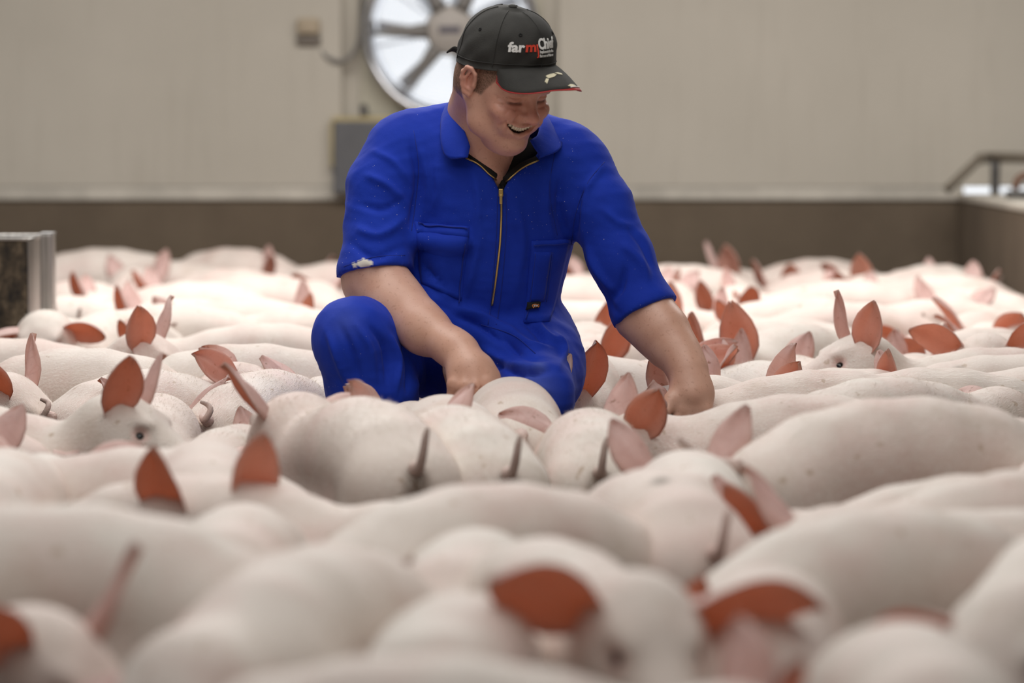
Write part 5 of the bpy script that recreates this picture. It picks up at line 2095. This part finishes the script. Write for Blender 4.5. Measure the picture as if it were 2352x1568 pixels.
# second belt
pig(1655, 1046, 'M', 90, 1.0, 'shiny white rump with a pale hanging tail, right of centre', tail='down', tmuck=0.0, muck=0.25, fix=True)
pig(1790, 1172, 'H', 197, 1.03, 'pig facing left with a red-lit ear in front of the shiny white rump', hp=34, el='fwd', er='up', lift=-0.01)
pig(2150, 1085, 'M', 184, 0.98, 'pale pig with a tall orange-lit ear at the right', el='high', er='high', hp=25, lift=-0.02)
pig(2320, 1068, 'R', 66, 1.0, 'cream pig with two brown spots at the right edge', tail='down', muck=0.1, spots=[(0.08, 0.035, 1), (0.10, -0.02, 1)])
pig(660, 1152, 'M', 264, 0.95, 'off-white pig with a rounded back, left of centre foreground', tail='down', muck=0.5, lift=-0.1, hp=50, el='back', er='back')
pig(835, 1132, 'H', 342, 0.97, 'pig facing right with bright orange ears, left of centre', el='wide', er='wide', hp=32, fix=True)
pig(455, 1122, 'H', 276, 1.02, 'pig facing the camera between a tall orange ear and a pink ear', el='high', er='high', hp=30, ear=1.1, fix=True)
pig(180, 1052, 'H', 84, 1.02, 'pig seen from behind with two lilac-pink ears at the left', el='wide', er='wide', fix=True)
pig(330, 1048, 'M', 174, 1.0, 'white-backed pig behind the lilac-pink ears, left', tail='down', fix=True)
pig(20, 985, 'R', 184, 1.0, 'rosy pig rump with a pink tail at the left edge', tail='hook', tmuck=0.4)
pig(20, 1058, 'R', 100, 0.98, 'white pig with a small brown curled tail at the left edge', tail='up')
# three rumps in a row and their neighbours
pig(845, 925, 'M', 110, 1.08, 'grey-haired pig with an upright muddy tail, left of the three rumps', bend=6, ny=8, tail='up', muck=1.0, tmuck=1.0, el='out', er='side', vox=0.007, hp=12, lift=0.02, fix=True)
pig(1105, 936, 'M', 108, 1.04, 'pig with a streaked ham and muddy tail, middle of the three rumps', tail='up', muck=1.0, tmuck=1.0, vox=0.007, fix=True, el='back', er='out')
pig(1375, 950, 'M', 92, 0.99, 'narrow white pig with a muddy tail and speckled ears, right of the three rumps', tail='up', muck=1.0, tmuck=1.0, vox=0.007, fix=True, el='wide', er='high')
pig(1180, 872, 'M', 93, 1.04, 'smooth round white pig rump right in front of the kneeling farmer', tail='down', muck=0.0, fix=True, fat=0.84)
pig(985, 925, 'M', 104, 1.0, 'pig with a flat pink ear beside the hand of the farmer', el='back', er='side', hp=20, fix=True)
pig(1345, 862, 'H', 262, 1.0, 'pig with two brown pointed ears just right of the farmer', el='high', er='high', hp=30, ear=1.1, vox=0.008, fix=True)
pig(1335, 795, 'H', 268, 1.02, 'pig with big backlit ears behind the brown-eared pig beside the farmer', el='high', er='high', hp=30, ear=1.15, vox=0.008)
pig(1440, 812, 'M', 8, 0.98, 'grey-shaded pig back under the left sleeve of the farmer', tail='down')
pig(1450, 775, 'M', 176, 0.98, 'white pig back behind the left elbow of the farmer', tail='down')
pig(1575, 815, 'H', 128, 0.96, 'pig lifting its dark pink snout under the left forearm of the farmer', hp=-14, hy=52, lift=0.03, fix=True, el='back', er='back', vox=0.008)
pig(1390, 752, 'H', 248, 1.0, 'pig with orange-lit ears behind the left sleeve of the farmer', el='high', er='wide', hp=28)
# right of the farmer, in focus
pig(1830, 914, 'M', 182, 1.0, 'pig with an open brown ear facing the three rumps, right of centre', el='out', er='up', vox=0.007, hp=10, fix=True, bend=-4)
pig(1900, 858, 'M', 178, 1.01, 'pig with white bristled back, two pink ears and a hooked tail, right', el='wide', er='high', tail='hook', vox=0.007, tmuck=0.5, fix=True, hp=10)
pig(2000, 927, 'M', 24, 1.14, 'large pale pig with a thin tail and its rump to the camera, right', tail='out', tside=-1, bend=-10, hp=50, muck=0.8, tmuck=0.8, vox=0.008, fix=True, lift=-0.09)
pig(2270, 968, 'M', 8, 1.0, 'pale pig behind the large rump at the right edge', tail='down', el='flop', er='flop')
pig(1640, 862, 'H', 166, 0.97, 'pig seen from behind with two tall pink ears beside the forearm', el='up', er='up', vox=0.007, hp=6, fix=True, lift=0.01)
pig(1690, 795, 'H', 238, 1.03, 'pig with a big folded brown ear right of the forearm', el='high', er='high', ear=1.15, hp=26, vox=0.008, fix=True)
pig(1750, 840, 'H', 100, 0.95, 'pig with a narrow freckled pink ear behind the bristled pig', el='high', er='up', hp=10, vox=0.008, fix=True)
pig(1925, 768, 'H', 196, 1.0, 'pig in profile looking left with a dark eye and one upright ear', el='up', er='high', hp=8, lift=0.065, vox=0.006, fix=True)
pig(2135, 842, 'M', 182, 1.0, 'pig with a thick upturned tail below the pink curled ears, right', tail='hook', tmuck=0.4, vox=0.009, el='back', er='back', hp=30)
pig(2118, 832, 'H', 82, 0.93, 'pig seen from behind with two curled pink ears, right', el='high', er='high', hp=15, fix=True)
pig(2278, 772, 'H', 256, 1.0, 'pig facing the camera with a wide orange ear at the right', el='wide', er='wide', hp=22, lift=0.05, ear=1.15, vox=0.008, fix=True)
pig(2245, 742, 'H', 232, 1.0, 'pig with one square orange-lit ear behind the wide-eared pig', el='wide', er='up', hp=25, ear=1.1)
pig(2330, 752, 'H', 225, 0.98, 'pig with a folded orange ear at the right edge', el='fwd', er='up', hp=30)
pig(2050, 795, 'H', 215, 0.98, 'pig with a dark orange ear right of the profile face', el='wide', er='side', hp=28)
pig(2110, 752, 'H', 235, 0.97, 'pig with a ragged orange ear among the white backs, right', el='side', er='wide', hp=28)
pig(2310, 822, 'M', 3, 0.99, 'pig back with a small stain at the right edge', tail='down', spots=[(0.12, -0.05, 0.7)])
pig(2330, 850, 'M', 176, 0.97, 'smooth pig back below the stained one at the right edge', tail='down')
pig(2305, 905, 'H', 38, 1.03, 'pig with a large veined pink ear pointing left at the right edge', el='side', er='side', hp=15, vox=0.008)
# far right, bright
pig(1585, 668, 'R', 92, 1.02, 'bright white round rump right of the left sleeve of the farmer', tail='down', muck=0.0)
pig(1690, 692, 'H', 262, 1.0, 'bright pig facing the camera with two narrow pink ears', el='high', er='high', hp=22)
pig(1835, 690, 'M', 178, 1.04, 'long sunlit white pig back with a curled tail, right', tail='hook')
pig(1780, 735, 'M', 174, 0.98, 'overexposed white pig back in front of the long sunlit one', tail='up')
pig(2040, 705, 'M', 182, 1.02, 'bright white pig back with a bent tail, far right', tail='hook')
pig(2185, 698, 'R', 84, 1.0, 'cream bright rump in the far right crowd', tail='up')
pig(2310, 692, 'M', 6, 1.0, 'bright white pig back at the right edge, far off', tail='down')
pig(2065, 640, 'H', 214, 1.04, 'far pig facing left with one sharply pointed ear', el='high', er='wide', hp=14)
pig(2190, 648, 'H', 172, 1.02, 'far pig with a reddish cupped ear near the pen corner', el='out', er='up', hp=20)
pig(1880, 645, 'M', 182, 1.04, 'far white pig with a rounded back near the concrete wall', tail='down', el='wide')
pig(2275, 668, 'M', 160, 0.98, 'greyish pig back in the corner of the pen', tail='down')
pig(2130, 630, 'M', 12, 1.0, 'dim pig back against the concrete wall near the corner', tail='down')
pig(1940, 626, 'M', 8, 1.0, 'dim pig back against the wall behind the rounded white pig', tail='down')
pig(1560, 612, 'M', 172, 1.05, 'dull pinkish pig back along the wall right of the sleeve', tail='down')
pig(1700, 622, 'H', 196, 1.02, 'far pig with tall pink ears by the concrete wall', el='high', er='high', hp=22, ear=1.15)
pig(1800, 638, 'H', 236, 1.0, 'far pig with two small pink ears right of the tall-eared pig', el='high', er='high', hp=30)
pig(1305, 640, 'M', 10, 1.03, 'white pig seen in the gap between the torso and the left sleeve', tail='down')
pig(1330, 700, 'M', 174, 1.0, 'bright pig back low in the gap beside the torso', tail='down')
# far left
pig(245, 575, 'M', 178, 1.10, 'dim pinkish pig side-on against the far wall beside the hopper', tail='down')
pig(400, 602, 'M', 4, 1.02, 'dim pig back between the wall and the domed rump, left', tail='down')
pig(525, 578, 'M', 150, 1.10, 'round greyish pig rump against the concrete wall, left', tail='down', muck=0.3, lift=-0.06)
pig(298, 634, 'R', 92, 1.02, 'bright domed white rump behind the speckled ears, left', tail='up', muck=0.0)
pig(450, 650, 'M', 178, 1.02, 'long overexposed white pig back, left', tail='down')
pig(600, 636, 'M', 176, 1.04, 'white pig back in front of the greyish rump', tail='down')
pig(725, 648, 'H', 332, 1.04, 'pig with a round orange ear left of the right sleeve of the farmer', el='wide', er='out', hp=18)
pig(700, 612, 'H', 300, 1.0, 'far pig with one thin lilac ear by the wall', el='high', er='side', hp=22)
pig(790, 606, 'M', 6, 1.03, 'pinkish pig back half hidden by the right sleeve of the farmer', tail='down')
pig(180, 652, 'M', 150, 1.0, 'cream pig back right of the hopper post', tail='down')
pig(170, 690, 'M', 168, 1.0, 'bright white pig back touching the hopper post', tail='down')
pig(560, 690, 'M', 172, 1.02, 'overexposed pig back left of the right knee of the farmer', tail='down')
pig(420, 692, 'M', 4, 1.0, 'bright pig back behind the grey-shaded rump, left', tail='up')
pig(480, 735, 'H', 62, 0.98, 'bright pig with a thin folded pink ear, left', el='back', er='fwd', hp=25)
pig(670, 715, 'M', 10, 0.98, 'white pig back just behind the right knee of the farmer', tail='down')
# left of the farmer, in focus
pig(322, 766, 'H', 346, 1.0, 'pink pig looking right with a rolled ear and dark eye, left', el='up', er='up', hp=16, vox=0.006, fix=True, ny=-6, lift=0.05)
pig(105, 716, 'H', 243, 1.03, 'pig facing the camera with drooping ears below the hopper', el='side', er='flop', hp=24, lift=0.045, hy=22, vox=0.008, fix=True)
pig(385, 704, 'M', 186, 1.03, 'grey-shaded pig with a steep round rump behind the pink pig', tail='down', bend=8)
pig(212, 818, 'M', 344, 1.03, 'bristly pig with an upright thin tail and arched back, left', tail='up', vox=0.007, fix=True, hp=45, lift=-0.10)
pig(262, 908, 'H', 338, 0.98, 'pig in profile with a very tall orange-lit ear and half-shut eye, left', el='high', er='high', ear=1.05, hp=14, vox=0.006, fix=True, lift=0.06)
pig(395, 905, 'H', 92, 0.93, 'pig seen from behind with two pointed pink ears, left', el='out', er='out', hp=12, vox=0.008, fix=True)
pig(535, 985, 'M', 72, 0.87, 'small pig with ochre stains on its back beside the grey-haired rump', tail='up', vox=0.008, bend=6, lift=-0.03, fix=True, spots=[(0.22, 0.02, 0.45), (0.30, 0.03, 0.4), (0.34, 0.0, 0.4)])
pig(640, 868, 'H', 68, 0.98, 'pig with a broad rosy ear seen from behind, left of the farmer', el='out', er='wide', hp=14, vox=0.008, fix=True)
pig(600, 842, 'H', 52, 0.97, 'pig raising its snout against the right knee of the farmer', el='back', er='back', hp=-2, hy=-48, lift=0.03, vox=0.006, fix=True)
pig(570, 797, 'M', 4, 1.02, 'shiny pig with a small upright tail behind the raised snout', tail='up', vox=0.008, el='wide', er='up', hp=18)
pig(610, 748, 'M', 178, 1.0, 'white pig with a thin dark tail left of the right knee of the farmer', tail='up')
pig(20, 862, 'H', 338, 1.03, 'pig with a leaf-shaped pink ear at the left edge', el='back', er='out', hp=30, vox=0.008)



def settle(pigs, fixed, steps=110):
    """nudge pigs apart on the floor so that none stands inside another"""
    base = [pig_discs(p) for p in pigs]
    cs = [(math.cos(p['a']), math.sin(p['a'])) for p in pigs]
    loc = []
    for b, (c, s) in zip(base, cs):
        loc.append(np.stack([b[:, 0] * c - b[:, 1] * s, b[:, 0] * s + b[:, 1] * c], 1))
    nd = loc[0].shape[0]
    L = np.stack(loc)
    Rd = np.stack([b[:, 2] for b in base])
    P = np.array([(p['x'], p['y']) for p in pigs])
    P0 = P.copy()
    n = len(pigs)
    own = np.repeat(np.arange(n), nd)
    fx = np.array([f[:2] for f in fixed])
    fr = np.array([f[2] for f in fixed])
    mob = np.array([0.01 if p['fix'] else 1.0 for p in pigs])
    for it in range(steps):
        D = (P[:, None] + L).reshape(-1, 2)
        r = Rd.reshape(-1)
        dx = D[:, None] - D[None]
        dist = np.sqrt((dx ** 2).sum(-1)) + 1e-6
        ov = (r[:, None] + r[None]) - dist
        ov[own[:, None] == own[None]] = -1
        ov = np.maximum(ov - 0.022, 0)
        # strongest contact of each pair
        push = (dx / dist[..., None]) * ov[..., None]
        push[..., 0] *= 0.22
        pp = push.reshape(n, nd, n, nd, 2)
        oo = ov.reshape(n, nd, n, nd)
        w = oo.sum((1, 3)) + 1e-9
        mx = oo.max((1, 3))
        pw = (pp * oo[..., None]).sum((1, 3)) / w[..., None]
        sh = mob[:, None] / (mob[:, None] + mob[None])
        mv = (pw * sh[..., None]).sum(1) * 0.8
        # the farmer, the hopper
        dxf = D[:, None] - fx[None]
        df = np.sqrt((dxf ** 2).sum(-1)) + 1e-6
        of = np.maximum(r[:, None] + fr[None] - df, 0)
        pf = (dxf / df[..., None] * of[..., None]).sum(1).reshape(n, nd, 2)
        k = np.abs(pf).sum(-1).argmax(1)
        mv += pf[np.arange(n), k] * 0.7 * (mob > 0.5)[:, None]
        # walls
        D3 = D.reshape(n, nd, 2)
        mv[:, 1] -= np.maximum((D3[..., 1] + Rd).max(1) - (WALL_Y - 0.01), 0)
        mv[:, 0] -= np.maximum((D3[..., 0] + Rd).max(1) - (CORNER_X - 0.01), 0)
        mv += (P0 - P) * 0.05 * (1 - it / steps)
        st = np.linalg.norm(mv, axis=1)
        mv *= np.minimum(1, 0.05 / np.maximum(st, 1e-6))[:, None]
        y_old = P[:, 1].copy()
        P = P + mv
        P[:, 0] *= 1 + (P[:, 1] / y_old - 1)      # keep the direction seen from the camera
    for p, q in zip(pigs, P):
        p['x'], p['y'] = q
    return np.linalg.norm(P - P0, axis=1), ov


FIXED = [(at_depth(px, 800, y)[0], y, r) for px, y, r in
         ((850, 7.28, 0.12), (930, 7.45, 0.12), (1050, 7.62, 0.14), (1160, 7.66, 0.16), (1215, 7.40, 0.10), (1225, 7.28, 0.08), (1100, 7.75, 0.15))]
FIXED += [(fd.location[0] - 0.05, FY + 0.05, 0.1), (fd.location[0] - 0.05, FY + 0.25, 0.1), (fd.location[0] + 0.02, FY + 0.06, 0.05),
          (fd.location[0] - 0.2, FY - 0.02, 0.12)]
moved, _ov = settle(PIGS, FIXED)

for p in PIGS:
    make_pig(p)
